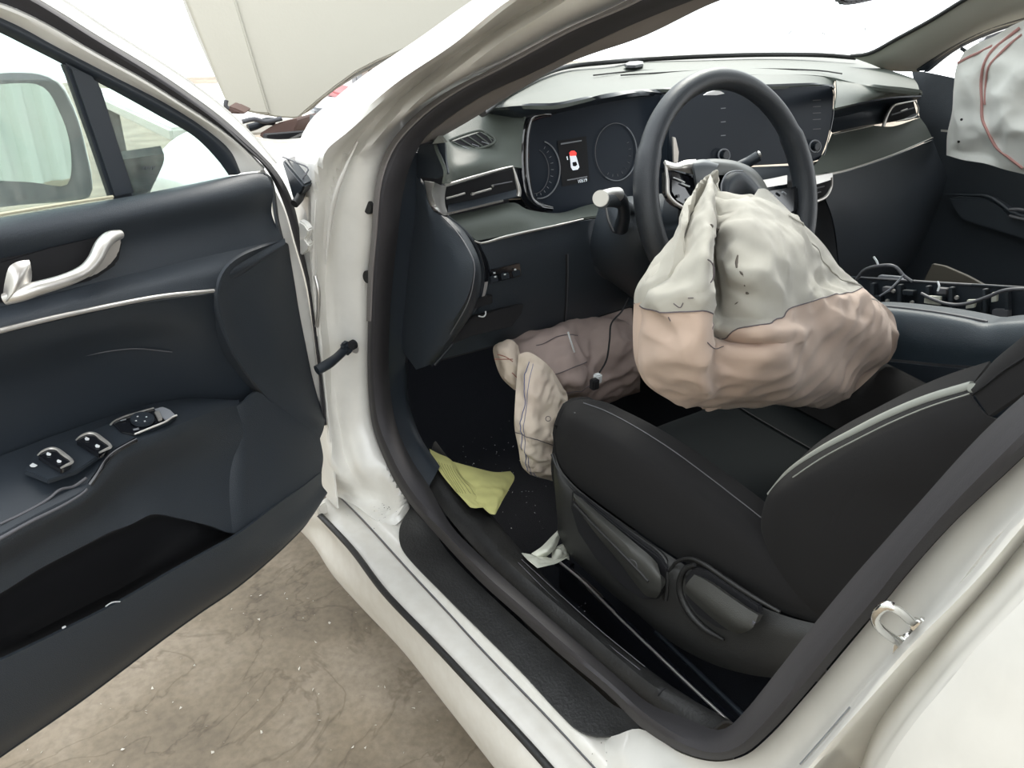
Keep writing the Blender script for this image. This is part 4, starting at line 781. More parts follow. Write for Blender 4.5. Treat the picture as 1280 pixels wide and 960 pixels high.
tp = row('1040,346,1.02 1075,347,1.02 1120,350,1.02 1165,353,1.02 1215,356,1.02 1280,360,1.02 1340,364,1.02', 'x')
bt = row('1040,392,1.02 1075,394,1.02 1120,396,1.02 1165,402,1.02 1215,412,1.02 1280,412,1.02 1340,410,1.02', 'x')
grid('frame_plate', [[p+Vector((.012, 0, 0)) for p in tp], tp, bt], DARK2, fr, n=8, m=20, th=.006, sharp=True)
tube('frame_edge', tp[1:5], .0022, GREYP, fr, n=20, k=8)
tube('frame_edge', tp[4:], .0026, DARK, fr, n=20, k=8)
for u in (1094, 1128, 1163, 1192, 1234, 1262):
    slab('rib', [EX(u-2, 353+.05*(u-1094), -.004), EX(u+3, 353+.05*(u-1094), -.004), EX(u+3, 394, -.004), EX(u-2, 394, -.004)], Vector((-.012, 0, 0)), DARK, fr, bev=.001)
for u, v, a, b_ in ((1100, 372, 12, 8), (1113, 360, 10, 6), (1140, 364, 14, 6), (1182, 362, 12, 7), (1200, 388, 16, 6), (1180, 376, 8, 10), (1228, 380, 8, 12), (1255, 390, 20, 10)):
    slab('bracket', [EX(u-a/2, v-b_/2, -.006), EX(u+a/2, v-b_/2+1, -.006), EX(u+a/2, v+b_/2+1, -.006), EX(u-a/2, v+b_/2, -.006)], Vector((-.014, 0, 0)), GREYP if u in (1113, 1182, 1255) else DARK2, fr, bev=.001)
for px in (((1158, 369), (1178, 370), (1177, 381), (1157, 378)), ((1211, 374), (1222, 374), (1220, 384), (1209, 385)), ((1242, 365), (1249, 364), (1248, 376), (1241, 377))):
    slab('connector_label', [EX(u, v, -.022) for u, v in px], Vector((-.006, 0, 0)), LBL, fr, bev=.0006)
for u, v in ((1109, 376), (1140, 378), (1196, 372), (1117, 364)): disc('bolt', EX(u, v, -.02), Vector((-1, 0, 0)), .0035, .006, SILV, fr, k=12)
tube('cable', row('1152,367,.99 1166,374,.98 1180,379,.98 1197,381,.98 1215,378,.98 1235,371,.98 1256,363,.98 1290,361,.98', 'x'), .003, GREYP, fr, n=40, k=8)
tube('wire', row('1070,350,1.0 1080,338,1.0 1095,333,1.0 1118,333,1.0 1130,345,1.0 1140,352,1.0', 'x'), .0032, GREYP, fr, n=30, k=8)
tube('wire', row('1100,370,.98 1112,362,.98 1122,352,.99 1130,343,1.0', 'x'), .002, LINEG, fr, n=20, k=6)
tube('wire_end', row('1092,321,1.0 1096,327,1.0 1098,333,1.0', 'x'), .002, WHTP, fr, n=8, k=6)
tube('wire_end', row('1172,352,.99 1174,358,.985 1172,364,.98', 'x'), .0018, WHTP, fr, n=8, k=6)
slab('grey_bracket', [EX(u, v, .02) for u, v in ((1097, 351), (1102, 343), (1128, 345), (1133, 352))], Vector((-.01, 0, 0)), LINEG, fr, bev=.001)
slab('torn_plate', [X(u, v, 1.16) for u, v in ((1152, 356), (1165, 330), (1180, 333), (1208, 345), (1232, 358))], Vector((.01, 0, 0)), mat('olive_plate', (.075, .065, .05), .6), fr, bev=.001)
# passenger door and its trim
pd = thing('passenger_door', 'dark passenger door trim behind the hanging curtain airbag', 'car door', (1.72, -.5, .3))
grid('trim_panel', [row('1140,88,1.70 1162,91,1.70 1195,98,1.70 1240,108,1.70 1290,122,1.70', 'x'), row('1145,120,1.69 1170,124,1.69 1200,130,1.69 1245,142,1.69 1300,158,1.69', 'x'), row('1150,150,1.68 1178,155,1.68 1215,165,1.68 1260,178,1.68 1320,196,1.68', 'x'), row('1160,220,1.69 1195,228,1.69 1235,240,1.69 1275,254,1.69 1335,275,1.69', 'x'), row('1150,300,1.70 1200,310,1.70 1245,320,1.70 1290,332,1.70 1350,350,1.70', 'x'), [Vector((1.70, y, .25)) for y in (.2, 0, -.25, -.5, -.9)]], DARK, pd, n=24, m=24, th=.01)
tube('armrest_edge', row('1180,243,1.66 1210,244,1.66 1235,246,1.66 1252,256,1.66 1265,266,1.655 1300,277,1.65', 'x'), [.001, .003, .005, .005, .006], DARK2, pd, n=30, k=8)
slab('armrest', [X(u, v, 1.655) for u, v in ((1185, 247), (1235, 248), (1252, 258), (1262, 268), (1300, 280), (1310, 310), (1250, 290), (1200, 275))], Vector((.04, 0, 0)), DARK, pd, bev=.004)
grid('trim_line', [row('1176,162,1.66 1188,163,1.66', 'x'), row('1176,164.5,1.66 1188,165.5,1.66', 'x')], SILV, pd, n=3, m=4, th=.003)
for px in ('1262,262 1275,262 1290,266', '1262,270 1278,274 1292,277'):
    tube('pull_handle', [X(float(t.split(',')[0]), float(t.split(',')[1]), 1.64) for t in px.split()], .004, GREYP, pd, n=10, k=8)
grid('window_frame', [row('1154,90,1.70 1175,71,1.69 1197,57,1.68 1235,40,1.66 1264,30,1.64 1312,14,1.62', 'x'), row('1160,90,1.70 1180,73,1.69 1199,60,1.68 1236,43,1.66 1265,33,1.64 1313,18,1.62', 'x')], DARK2, pd, n=4, m=20, th=.012)
tube('quarter_bar', row('1201,60,1.66 1207,64,1.665', 'x'), .004, DARK2, pd, n=4, k=8)
slab('door_mirror', [X(u, v, 1.86) for u, v in ((1221, 58), (1228, 48), (1240, 43), (1262, 36), (1290, 30), (1290, 52), (1250, 60))], Vector((.08, .05, 0)), GREYP, pd, bev=.01)

# ================================================================== AIRBAGS
def fold(p, s=1.0, f=16, seed=0):
    q = p*f+Vector((seed, seed*.7, 0)); q2 = Vector((q.x*.6+q.z*.9, q.y, q.z*.35-q.x*.2))
    q3 = Vector((q.x*.5-q.z*1.1, q.y, q.z*.3+q.x*.5))*2.1
    return s*(.5-abs(noise.noise(q2))*1.9)+s*.42*(.5-abs(noise.noise(q3))*2.2)+s*.3*noise.noise(p*f*3.1)
def cloth(rows, n, m, amp, f, seed=0):
    g = resamp(rows, n, m); out = []
    for i in range(n):
        r_ = []
        for j in range(m):
            a = g[min(i+1, n-1)][j]-g[max(i-1, 0)][j]; b_ = g[i][min(j+1, m-1)]-g[i][max(j-1, 0)]
            q = b_.cross(a)
            if q.length < 1e-9: r_.append(g[i][j]); continue
            q.normalize()
            if q.dot(CAM-g[i][j]) < 0: q = -q
            e = min(1, i/3, (n-1-i)/3, j/3, (m-1-j)/3)
            r_.append(g[i][j]+q*fold(g[i][j], amp*e, f, seed))
        out.append(r_)
    return out
def sheetobj(name, g, m, parent, th=.0015):
    return grid(name, g, m, parent, n=len(g), m=len(g[0]), th=th, sharp=True, angle=60)
ab = thing('driver_airbag', 'deflated white and pink airbag hanging out of the steering wheel', 'airbag', tuple(Y(890, 225, -.46)))
AR = ['886,222,-.47 887,220,-.475 888,218,-.48 890,222,-.47 891,225,-.47 892,227,-.47 893,229,-.47 894,231,-.465',
      '873,246,-.48 879,242,-.50 887,238,-.52 892,244,-.49 896,247,-.49 900,250,-.495 904,250,-.49 908,249,-.48',
      '858,273,-.50 871,268,-.535 886,262,-.565 893,270,-.515 907,266,-.53 922,256,-.535 934,250,-.52 945,250,-.50',
      '840,302,-.52 860,297,-.565 884,288,-.605 892,298,-.525 915,292,-.575 942,277,-.58 960,264,-.55 975,260,-.52',
      '812,334,-.54 845,329,-.60 882,319,-.64 892,326,-.545 922,318,-.605 962,300,-.605 990,286,-.56 1005,281,-.53',
      '794,363,-.55 835,359,-.61 880,354,-.655 891,360,-.555 930,348,-.63 978,328,-.62 1015,313,-.57 1031,307,-.54',
      '792,386,-.55 830,378,-.62 879,376,-.66 892,395,-.585 940,388,-.64 990,367,-.63 1035,348,-.58 1052,337,-.55',
      '791,420,-.55 832,416,-.62 879,411,-.665 893,422,-.60 945,415,-.66 1000,396,-.64 1075,368,-.60 1093,372,-.56',
      '794,452,-.55 832,450,-.62 879,448,-.66 896,452,-.63 950,442,-.665 1010,425,-.65 1093,405,-.61 1119,399,-.56',
      '806,478,-.56 838,478,-.61 880,478,-.65 900,480,-.635 955,468,-.665 1015,458,-.645 1098,438,-.61 1121,434,-.58',
      '826,494,-.57 850,497,-.60 880,499,-.63 905,499,-.625 958,490,-.645 1012,484,-.635 1085,464,-.61 1103,457,-.59',
      '850,503,-.57 866,506,-.58 886,507,-.60 912,506,-.60 962,501,-.615 1010,500,-.61 1050,494,-.60 1068,490,-.59',
      '864,506,-.54 880,508,-.55 895,508,-.56 915,507,-.56 965,503,-.57 1003,505,-.57 1030,511,-.57 1050,503,-.57']
rows = [row(s, 'y') for s in AR]
g = cloth(rows, 121, 120, .010, 12, 3)
si = round(6/12*120)
# find the grid line nearest the stitched seam
def lerp_rows(k): return g[k]
sheetobj('upper_panel', g[:si+1], BAGW, ab)
sheetobj('lower_panel', g[si:], BAGP, ab)
tube('stitch_line', [p+(CAM-p).normalized()*.0012 for p in g[si][::2]], .0008, SEAM, ab, n=90, k=5)
back = [[p+Vector((.035*math.sin(math.pi*j/119), .10*math.sin(math.pi*j/119)*math.sin(math.pi*min(1, (i+8)/130)), 0)) for j, p in enumerate(r_)] for i, r_ in enumerate(g)]
back = [r_[::3]+[r_[-1]] for r_ in back[::3]]+[back[-1][::3]+[back[-1][-1]]]
bs_ = 20
grid('back_panel', back[:bs_+1], BAGW, ab, n=bs_+1, m=len(back[0]), th=.0015, sharp=True)
grid('back_panel', back[bs_:], BAGP, ab, n=len(back)-bs_, m=len(back[0]), th=.0015, sharp=True)
rp = [row('948,236,-.44 957,236,-.44 975,252,-.44 995,272,-.45 1022,300,-.46 1047,331,-.48 1068,352,-.50', 'y'), row('940,248,-.47 962,253,-.47 985,266,-.48 1010,286,-.49 1032,310,-.50 1052,338,-.52 1072,360,-.53', 'y')]
sheetobj('folded_edge', cloth(rp, 8, 40, .003, 20, 1), BAGW, ab)
sheetobj('folded_corner', cloth([row('852,267,-.44 858,270,-.46 864,268,-.48', 'y'), row('850,274,-.45 856,282,-.47 862,280,-.49', 'y')], 6, 8, .001, 20), BAGW, ab)
# ridge of stitched cloth down the left, edge seam on the right
tube('edge_seam', [p+(CAM-p).normalized()*.001 for p in [r_[-9] for r_ in g[22:72]]], .0016, BAGW, ab, n=70, k=6)
tube('vent_ring', [p for p in [Y(882+11*math.cos(t), 340+16*math.sin(t), -.652+.0) for t in [math.radians(a) for a in range(-75, 80, 12)]]], .0008, SEAM, ab, n=24, k=5)
def onbag(u, v):
    best = None
    d = ray(u, v).normalized()
    for r_ in g:
        for p in r_:
            w_ = p-CAM; t = w_.dot(d); dist = (w_-d*t).length
            if best is None or dist < best[0]: best = (dist, p)
    return best[1]
for pts, r_ in ((((889, 283), (893, 287), (899, 288)), .0045), (((921, 320), (921, 327), (922, 334)), .0022), (((923, 340), (925, 345)), .0016), (((927, 348), (930, 354)), .0016), (((932, 366), (936, 365)), .0028), (((922, 376), (920, 380)), .001)):
    tube('soot_mark', [onbag(u, v)+(CAM-onbag(u, v)).normalized()*(-r_*.55) for u, v in pts], [r_*.5, r_, r_*.6], SOOT, ab, n=8, k=8)
for pts in (((842, 378), (848, 383), (854, 380)), ((860, 374), (868, 372)), ((838, 394), (841, 402)), ((884, 428), (892, 436), (906, 434)), ((882, 398), (892, 404), (890, 412))):
    tube('thread_line', [onbag(u, v)+(CAM-onbag(u, v)).normalized()*.0005 for u, v in pts], .0006, SEAM, ab, n=8, k=5)
# knee airbag under the dash
kb = thing('knee_airbag', 'beige deflated knee airbag hanging below the dash to the floor', 'airbag', tuple(Y(680, 500, -.2)))
km = [row('636,420,-.12 665,410,-.12 700,400,-.12 735,392,-.12 765,385,-.12 790,385,-.12', 'y'),
      row('640,432,-.15 672,424,-.16 702,416,-.17 735,412,-.15 765,410,-.17 792,415,-.16', 'y'),
      row('648,446,-.17 682,446,-.19 710,448,-.21 740,440,-.18 770,442,-.20 797,444,-.19', 'y'),
      row('665,458,-.19 690,470,-.21 718,475,-.23 745,468,-.20 772,466,-.20 800,464,-.20', 'y'),
      row('690,490,-.19 705,498,-.21 726,497,-.22 745,486,-.20 768,478,-.20 800,470,-.19', 'y'),
      row('700,520,-.17 715,525,-.17 735,520,-.17 755,508,-.17 775,498,-.17 800,490,-.17', 'y')]
kg = cloth(km, 50, 60, .012, 14, 5)
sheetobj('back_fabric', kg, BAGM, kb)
lobe = [row('628,427,-.16 634,424,-.17 640,425,-.18 648,432,-.18', 'y'), row('617,433,-.16 628,436,-.19 640,440,-.20 650,444,-.19', 'y'), row('619,452,-.17 628,456,-.20 640,460,-.21 652,460,-.20', 'y'), row('627,472,-.18 634,474,-.20 643,476,-.21 654,474,-.20', 'y'), row('642,487,-.19 645,488,-.20 649,488,-.20 655,486,-.20', 'y')]
sheetobj('small_lobe', cloth(lobe, 30, 20, .004, 30, 2), BAGK, kb)
hs = [row('648,443,-.22 660,440,-.23 675,448,-.24 690,462,-.24 700,478,-.24 708,492,-.23', 'y'),
      row('646,470,-.23 658,468,-.25 672,472,-.26 688,482,-.26 700,492,-.26 710,500,-.25', 'y'),
      row('644,500,-.25 656,500,-.27 670,502,-.28 684,506,-.28 697,510,-.28 706,514,-.27', 'y'),
      row('643,532,-.26 654,532,-.28 667,532,-.29 680,534,-.29 692,536,-.29 702,538,-.28', 'y'),
      row('648,560,-.26 657,561,-.28 668,562,-.29 680,563,-.29 690,564,-.29 700,564,-.28', 'y'),
      row('652,582,-.25 662,583,-.27 672,585,-.28 682,587,-.28 692,589,-.28 700,590,-.27', 'y'),
      row('662,593,-.24 670,596,-.25 678,598,-.26 686,600,-.26 694,602,-.26 702,603,-.25', 'y')]
hg = cloth(hs, 70, 40, .007, 26, 9)
sheetobj('hanging_fabric', hg, BAGK, kb)
tube('blue_stitch', [r_[6]+(CAM-r_[6]).normalized()*.0009 for r_ in hg[4:]], .0007, BLUE, kb, n=80, k=5)
tube('blue_stitch', [r_[8]+(CAM-r_[8]).normalized()*.0009 for r_ in hg[4:]], .0005, BLUE, kb, n=80, k=5)
tube('fold_seam', [p+(CAM-p).normalized()*.001 for p in hg[36]], .0008, SEAM, kb, n=30, k=5)
tube('loop_mark', [hg[24][24]+(CAM-hg[24][24]).normalized()*.002+RT*(.004*math.cos(t))+UP*(.004*math.sin(t)) for t in [i/12*math.tau for i in range(12)]], .0006, SEAM, kb, n=24, k=5, closed=True)
for k_ in (10, 20, 29): tube('seam_tuck', [p+(CAM-p).normalized()*.001 for p in kg[k_][8:30]], .0009, SEAM, kb, n=30, k=5)
for t in ('618,449 630,449 641,449', '622,443 632,446 641,452', '640,466 646,472 650,478'):
    tube('stain_line', [Y(float(q.split(',')[0]), float(q.split(',')[1]), -.215) for q in t.split()], .0008, RUST, kb, n=8, k=5)
cord = tube('hanging_wire', row('786,372,-.24 778,388,-.24 764,405,-.25 762,425,-.26 758,450,-.27 748,468,-.28', 'y'), .0016, BLK, n=40, k=6)
tag(cord, 'thin black wire dangling from the column across the beige knee airbag', 'wire')
tag(tube('pale_cord', row('710,415,-.235 714,428,-.24 718,440,-.24', 'y'), .0016, WHTP, n=14, k=6), 'short pale cord under the dash on the beige knee airbag', 'cord')
pl = thing('wire_plug', 'small white and black plug at the seat front on the wire', 'plug', tuple(Y(745, 474, -.3)))
box('plug_body', Y(747, 473, -.30), .012, .012, .016, WHTP, pl, bev=.002)
box('plug_socket', Y(743, 480, -.305), .014, .012, .018, BLK, pl, bev=.002)
# curtain airbag
cu = thing('curtain_airbag', 'white curtain airbag with red seam hanging over the passenger window', 'airbag', tuple(X(1240, 60, 1.55)))
cm = [row('1206,64,1.60 1222,54,1.585 1245,44,1.575 1265,32,1.57 1290,22,1.565 1340,10,1.56', 'x'), row('1196,82,1.60 1216,78,1.575 1236,72,1.56 1262,66,1.56 1292,60,1.56 1340,50,1.56', 'x'), row('1192,110,1.60 1212,112,1.57 1229,112,1.575 1256,112,1.555 1290,112,1.55 1345,110,1.55', 'x'), row('1190,140,1.60 1210,142,1.575 1228,143,1.57 1256,146,1.55 1290,150,1.55 1345,155,1.55', 'x'), row('1184,168,1.60 1208,172,1.57 1232,172,1.565 1258,178,1.555 1290,184,1.55 1345,196,1.55', 'x'), row('1183,194,1.60 1205,200,1.585 1230,204,1.58 1256,212,1.575 1288,220,1.57 1345,240,1.57', 'x')]
cg = cloth(cm, 60, 60, .016, 7, 12)
sheetobj('fabric', cg, CURT, cu, th=.002)
REDT = mat('faded_red_seam', (.50, .26, .24), .8)
def onc(u, v):
    d = ray(u, v).normalized(); return min((((p-CAM)-d*(p-CAM).dot(d)).length, tuple(p)) for r_ in cg for p in r_)[1]
for pts, rr in ((((1275, 34), (1255, 50), (1240, 62), (1231, 78), (1227, 100), (1226, 125), (1227, 148), (1235, 162), (1246, 183), (1262, 198), (1279, 209)), .0032), (((1278, 44), (1262, 56), (1246, 70), (1236, 82), (1232, 105), (1231, 130)), .0026), (((1197, 80), (1210, 72), (1224, 66), (1240, 58)), .003)):
    tube('red_seam', [Vector(onc(u, v))+(CAM-Vector(onc(u, v))).normalized()*.001 for u, v in pts], rr, REDT, cu, n=40, k=6)
for u, v in ((1202, 149), (1198, 177)): disc('spot', Vector(onc(u, v))+Vector((-.002, 0, 0)), Vector((-1, -.5, 0)), .003, .002, BLK, cu, k=8)

# ================================================================== LOOSE THINGS ON THE FLOOR
yp = thing('yellow_note', 'creased yellow paper with printed lines lying against the sill trim', 'paper', tuple(Z(600, 610, .3)))
gy = cloth([row('537,561,.425 548,567,.42 560,572,.415 569,580,.41', 'z'), row('540,572,.425 556,582,.42 572,592,.415 578,596,.405', 'z'), row('550,590,.42 566,603,.417 585,615,.412 592,608,.405', 'z'), row('566,610,.418 582,624,.415 597,632,.41 602,622,.405', 'z'), row('588,634,.415 594,635,.413 604,634,.41 610,636,.408', 'z')], 26, 20, .0015, 40)
sheetobj('printed_strip', gy, YEL, yp, th=.0005)
gy2 = cloth([row('559,575,.408 592,584,.395 618,590,.375 638,589,.36', 'z'), row('570,592,.405 600,598,.40 624,600,.385 643,595,.36', 'z'), row('582,606,.405 606,612,.402 624,614,.395 636,612,.375', 'z'), row('592,622,.408 610,624,.405 622,626,.40 628,626,.39', 'z'), row('608,638,.41 613,642,.408 618,643,.406 620,642,.40', 'z')], 26, 26, .002, 35)
sheetobj('folded_sheet', gy2, YEL, yp, th=.0005)
for i in range(7):
    tube('printed_line', [gy[3+i*0+k_][4+2*i]+Vector((-.0003, -.0003, .0006)) for k_ in range(2, 16)], .0004, INKY, yp, n=14, k=4)
for u, v in ((597, 611), (625, 615)): disc('paper_spot', Z(u, v, .402 if u < 610 else .392), Vector((0, -.3, 1)), .0015, .003, INKY, yp, k=8)
wp = thing('crumpled_white_paper', 'crumpled white paper wedged by the seat rail end', 'paper', tuple(Z(685, 690, .25)))
sheetobj('flat_piece', cloth([row('652,691,.385 664,693,.38 676,695,.375 688,700,.36', 'z'), row('660,700,.39 672,700,.385 684,699,.375 700,698,.355', 'z'), row('672,710,.39 684,707,.385 696,704,.37 712,695,.35', 'z')], 16, 20, .003, 40, 3), WPAP, wp, th=.0005)
sheetobj('curled_strip', cloth([row('664,692,.385 676,684,.385 688,672,.38 697,663,.37', 'z'), row('672,696,.38 684,688,.39 692,677,.385 699,667,.375', 'z'), row('680,698,.37 690,690,.375 696,682,.37 700,672,.365', 'z')], 12, 20, .002, 40, 5), WPAP, wp, th=.0005)
sheetobj('crushed_piece', cloth([row('690,690,.365 698,682,.36 706,680,.35 710,686,.345', 'z'), row('690,700,.37 698,692,.37 704,690,.36 711,694,.345', 'z'), row('692,706,.365 700,700,.36 706,698,.35 712,700,.34', 'z')], 14, 14, .006, 45, 8), WPAP, wp, th=.0005)
# crumbs, glass bits and lint (countless: one object each)
def bits(name, label, spots, m, rmin, rmax, stuffcat):
    vs, fs = [], []
    for p in spots:
        r_ = random.uniform(rmin, rmax); q = [Vector((random.uniform(-1, 1), random.uniform(-1, 1), random.uniform(-.3, 1)))*r_ for _ in range(4)]
        k_ = len(vs); vs += [p+x for x in q]; fs += [(k_, k_+1, k_+2), (k_, k_+2, k_+3), (k_, k_+3, k_+1), (k_+1, k_+3, k_+2)]
    me = bpy.data.meshes.new(name); me.from_pydata([tuple(v) for v in vs], [], fs); o = link(name, me, m, None, False)
    o['kind'] = 'stuff'; o['label'] = label; o['category'] = stuffcat; return o
sp_ = []
for _ in range(95):
    c_ = random.choice(((615, 548), (575, 575), (590, 570), (655, 610), (640, 560), (620, 640)))
    u, v = random.gauss(c_[0], 26), random.gauss(c_[1], 16)
    if v > 600-(u-600)*.0 and u < 560: continue
    sp_.append(Z(u, v, .206))
for _ in range(18): sp_.append(Z(random.uniform(712, 745), random.uniform(735, 765), .206))
bits('carpet_crumbs', 'pale crumbs and lint scattered over the black carpet', sp_, WHTP, .0008, .0024, 'crumbs')
gs = []
for _ in range(150):
    u, v = random.uniform(20, 620), random.uniform(650, 960); p = Z(u, v, .001)
    gs.append(p)
bits('floor_grit', 'small pale stones scattered over the stained concrete floor', gs, STONE, .001, .0045, 'grit')
dl = []
for _ in range(26): dl.append(Z(random.gauss(482, 12), random.gauss(640, 14), .392))
for _ in range(16): dl.append(Z(random.uniform(735, 800), random.uniform(925, 958), .352))
bits('sill_dirt', 'dark dirt specks sprinkled on the white door step', dl, SOOT, .0006, .0016, 'dirt')
for pts in ('536,641,.38 545,636,.375 552,628,.37', '655,722,.39 661,727,.39 664,733,.39', '598,650,.393 604,655,.393 606,664,.393'):
    pass

# ================================================================== OPEN DRIVER DOOR
dr = thing('driver_door', 'open driver door with dark trim and framed window at the left', 'car door', tuple(DP+Vector((0, 0, .4))))
def rw(s, o=None): return row(s, 'd', o)
T0 = rw('-90,287,0 0,272,0 80,259,0 141,249,0 169,244,0 230,232,0 290,220,0 318,216,0 330,216,0')
T0b = rw('-90,291,.022 0,277,.022 80,264,.022 145,253,.022 175,247,.022 232,236,.022 290,224,.022 320,219,.02 334,220,.012')
T1 = rw('-90,312,.034 0,298,.034 80,285,.034 150,272,.034 178,266,.034 234,255,.034 290,244,.034 322,238,.03 341,236,.018')
T2 = rw('-90,402,.024 0,386,.024 70,368,.024 157,346,.024 185,340,.024 230,329,.024 300,313,.024 330,306,.024 354,300,.018')
grid('belt_panel', [T0, T0b, T1, [a.lerp(b, .5)-DN*.012 for a, b in zip(T1, T2)], T2], DARK, dr, n=24, m=60, th=.004)
grid('panel_front_edge', [rw('330,217,.012 336,221,.012 340,235,.014 343,252,.014 346,275,.014 352,300,.012'), rw('334,217,-.01 340,223,-.01 344,237,-.01 347,254,-.01 350,276,-.01 356,300,-.01')], DARK, dr, n=4, m=30, th=.003)
T2b = rw('-90,400,.024 0,384,.024 70,366,.024 157,344,.024 185,338,.024 230,327,.024 300,311,.024 330,304,.024 356,298,.016')
T3 = rw('-90,430,.052 0,411,.052 66,395,.052 131,381,.052 165,374,.052 197,369,.052 266,360,.05 290,352,.04 345,312,.022')
grid('upper_swell', [T2b, [a.lerp(b, .5)+DN*.008 for a, b in zip(T2b, T3)], T3], DARK, dr, n=12, m=60, th=.004)
tube('trim_strip', rw('-90,436,.056 0,413.5,.056 66,397.5,.056 131,383.5,.056 197,371,.056 240,366,.055 267,363.5,.052'), [.0028, .0028, .0028, .0026, .0026, .0026, .0022], SILV, dr, n=50, k=10)
T4 = rw('-90,440,.050 0,418,.050 66,402,.050 131,388,.050 197,376,.050 266,368,.046 310,372,.02')
T5 = rw('-90,520,.010 0,490,.010 66,468,.010 131,448,.010 197,436,.012 256,440,.014 325,450,.012')
T6 = rw('-90,622,.0 0,584,.0 60,561,.0 131,534,.0 197,514,.0 250,510,.0 355,522,.006')
grid('fabric_panel', [T4, [a.lerp(b, .3)+DN*.002 for a, b in zip(T4, T5)], T5, T6], DARK2, dr, n=24, m=60, th=.004)
tube('fabric_crease', rw('0,470,.014 60,457,.014 110,444,.014 165,436,.015 215,440,.014'), .0008, GREYP, dr, n=30, k=5)
# swept front section with the speaker
F0 = rw('352,301,.02 328,309,.034 302,320,.045 284,334,.05 275,350,.052 271,372,.05 276,400,.045 292,440,.04 312,470,.036 342,505,.032 375,530,.03 400,548,.024')
F1 = rw('357,303,.014 335,312,.026 314,326,.034 300,342,.038 294,360,.038 292,385,.035 300,415,.032 318,448,.03 338,475,.028 365,505,.026 390,525,.024 404,538,.02')
F2 = rw('360,305,.008 350,318,.016 342,334,.022 336,352,.024 334,372,.024 336,395,.024 342,425,.024 352,455,.022 364,480,.02 382,505,.018 397,520,.016 406,528,.012')
F3 = rw('361,308,.0 363,322,.0 366,340,.0 369,358,.0 372,378,.0 376,400,.0 382,430,.0 388,460,.0 394,485,.0 400,505,.0 405,517,.0 409,524,.0')
grid('front_swell', [F0, F1, F2, F3], DARK, dr, n=20, m=60, th=.004)
grid('swell_edge', [F0[4:], [p-DN*.03 for p in F0[4:]]], DARK, dr, n=4, m=40, th=.003)
# arm rest
T7 = rw('-90,715,.085 0,667,.085 50,640,.085 100,615,.085 112,606,.085 122,597,.085 138,575,.082 155,560,.08 190,545,.075 225,530,.068 262,516,.05 300,506,.03')
T6b = rw('-90,605,.008 0,570,.008 30,559,.008 60,547,.008 80,540,.008 100,533,.008 120,526,.008 135,521,.008 165,512,.008 197,503,.01 240,498,.014 298,500,.024')
grid('armrest_top', [T6b, [a.lerp(b, .5)+Vector((0, 0, .004)) for a, b in zip(T6b, T7)], T7], DARK2, dr, n=12, m=60, th=.004)
T8 = rw('-90,728,.088 0,680,.088 50,652,.088 100,627,.088 114,615,.088 126,604,.086 143,582,.084 160,567,.082 195,552,.076 228,537,.069 264,522,.05 302,510,.03')
T9 = rw('-90,790,.060 0,742,.060 50,711,.060 90,690,.060 120,674,.060 140,664,.060 165,655,.060 190,643,.060 225,648,.060 262,657,.060 298,666,.060 345,632,.045')
T8m = rw('-90,760,.062 0,712,.062 50,682,.062 100,655,.06 118,645,.058 135,636,.054 155,620,.05 180,605,.046 215,590,.042 255,580,.038 300,575,.034 345,570,.032')
grid('armrest_side', [T7, T8, T8m, T9], DARK, dr, n=20, m=60, th=.004)
tube('armrest_chrome', rw('-60,705,.09 0,673,.09 40,651,.09 80,631,.09 104,616,.09 109,611,.09'), [.002, .0022, .002, .0018, .0016, .0012], GREYP, dr, n=40, k=8)
tube('armrest_edge_line', rw('0,655,.078 30,641,.078 60,624,.078 75,612,.078 92,608,.078 104,600,.082 108,597,.084'), .0016, GREYP, dr, n=30, k=6)
tube('armrest_edge_line', rw('20,609,.045 50,608,.05 78,608,.06 90,606,.07'), .0014, LINEG, dr, n=20, k=6)
tube('gloss_edge', rw('112,606,.088 122,592,.088 132,576,.086 142,566,.084 155,558,.082 170,550,.08'), .003, GLOS, dr, n=30, k=8)
# switch panel lying on the arm rest
aN = Vector((0, 0, 1)); 
ap = D(110, 555, .045); ar = (D(215, 515, .045)-D(35, 590, .045)).normalized(); aN = ar.cross(DN).normalized()
if aN.z < 0: aN = -aN
aN = (aN+DN*.25).normalized()
def AP(u, v, o=0): return PLN(u, v, ap+aN*o, aN)
swp = slab('switch_panel', [AP(u, v, .004) for u, v in ((30, 588), (44, 566), (90, 548), (138, 528), (190, 509), (210, 509), (222, 518), (214, 524), (170, 545), (140, 560), (120, 572), (96, 588), (60, 600))], -aN*.006, DARK2, dr, bev=.001)
ch = slab('mirror_control', [AP(u, v, .007) for u, v in ((140, 528), (155, 521), (190, 511), (203, 508), (214, 512), (221, 519), (210, 525), (190, 534), (168, 543), (152, 540))], -aN*.003, GLOS, swp, bev=.0008)
tube('chrome_edge', [AP(u, v, .008) for u, v in ((138, 531), (142, 527), (155, 521), (175, 515), (192, 510))], .0011, SILV, swp, n=24, k=6)
tube('chrome_edge', [AP(u, v, .008) for u, v in ((168, 543), (190, 534), (207, 527), (216, 521), (221, 519))], .0013, SILV, swp, n=24, k=6)
slab('chrome_tip', [AP(u, v, .009) for u, v in ((193, 511), (203, 508), (213, 512), (220, 519), (207, 525), (200, 518))], -aN*.002, LINEG, swp, bev=.0005)
disc('mirror_knob', AP(178, 524, .010), aN, .013, .005, DARK2, swp)
for u, v in ((172, 520.5), (183, 521), (170, 526), (181, 526.5)): box('arrow_mark', AP(u, v, .0135), .0018, .0018, .0006, WHTP, swp, bev=0)
slab('fold_switch', [AP(u, v, .012) for u, v in ((193, 514), (199, 513), (203, 522), (198, 524))], -aN*.004, SILV, swp, bev=.0005)
box('lock_mark', AP(170, 536.5, .0085), .006, .004, .0006, LINEG, swp, bev=0)
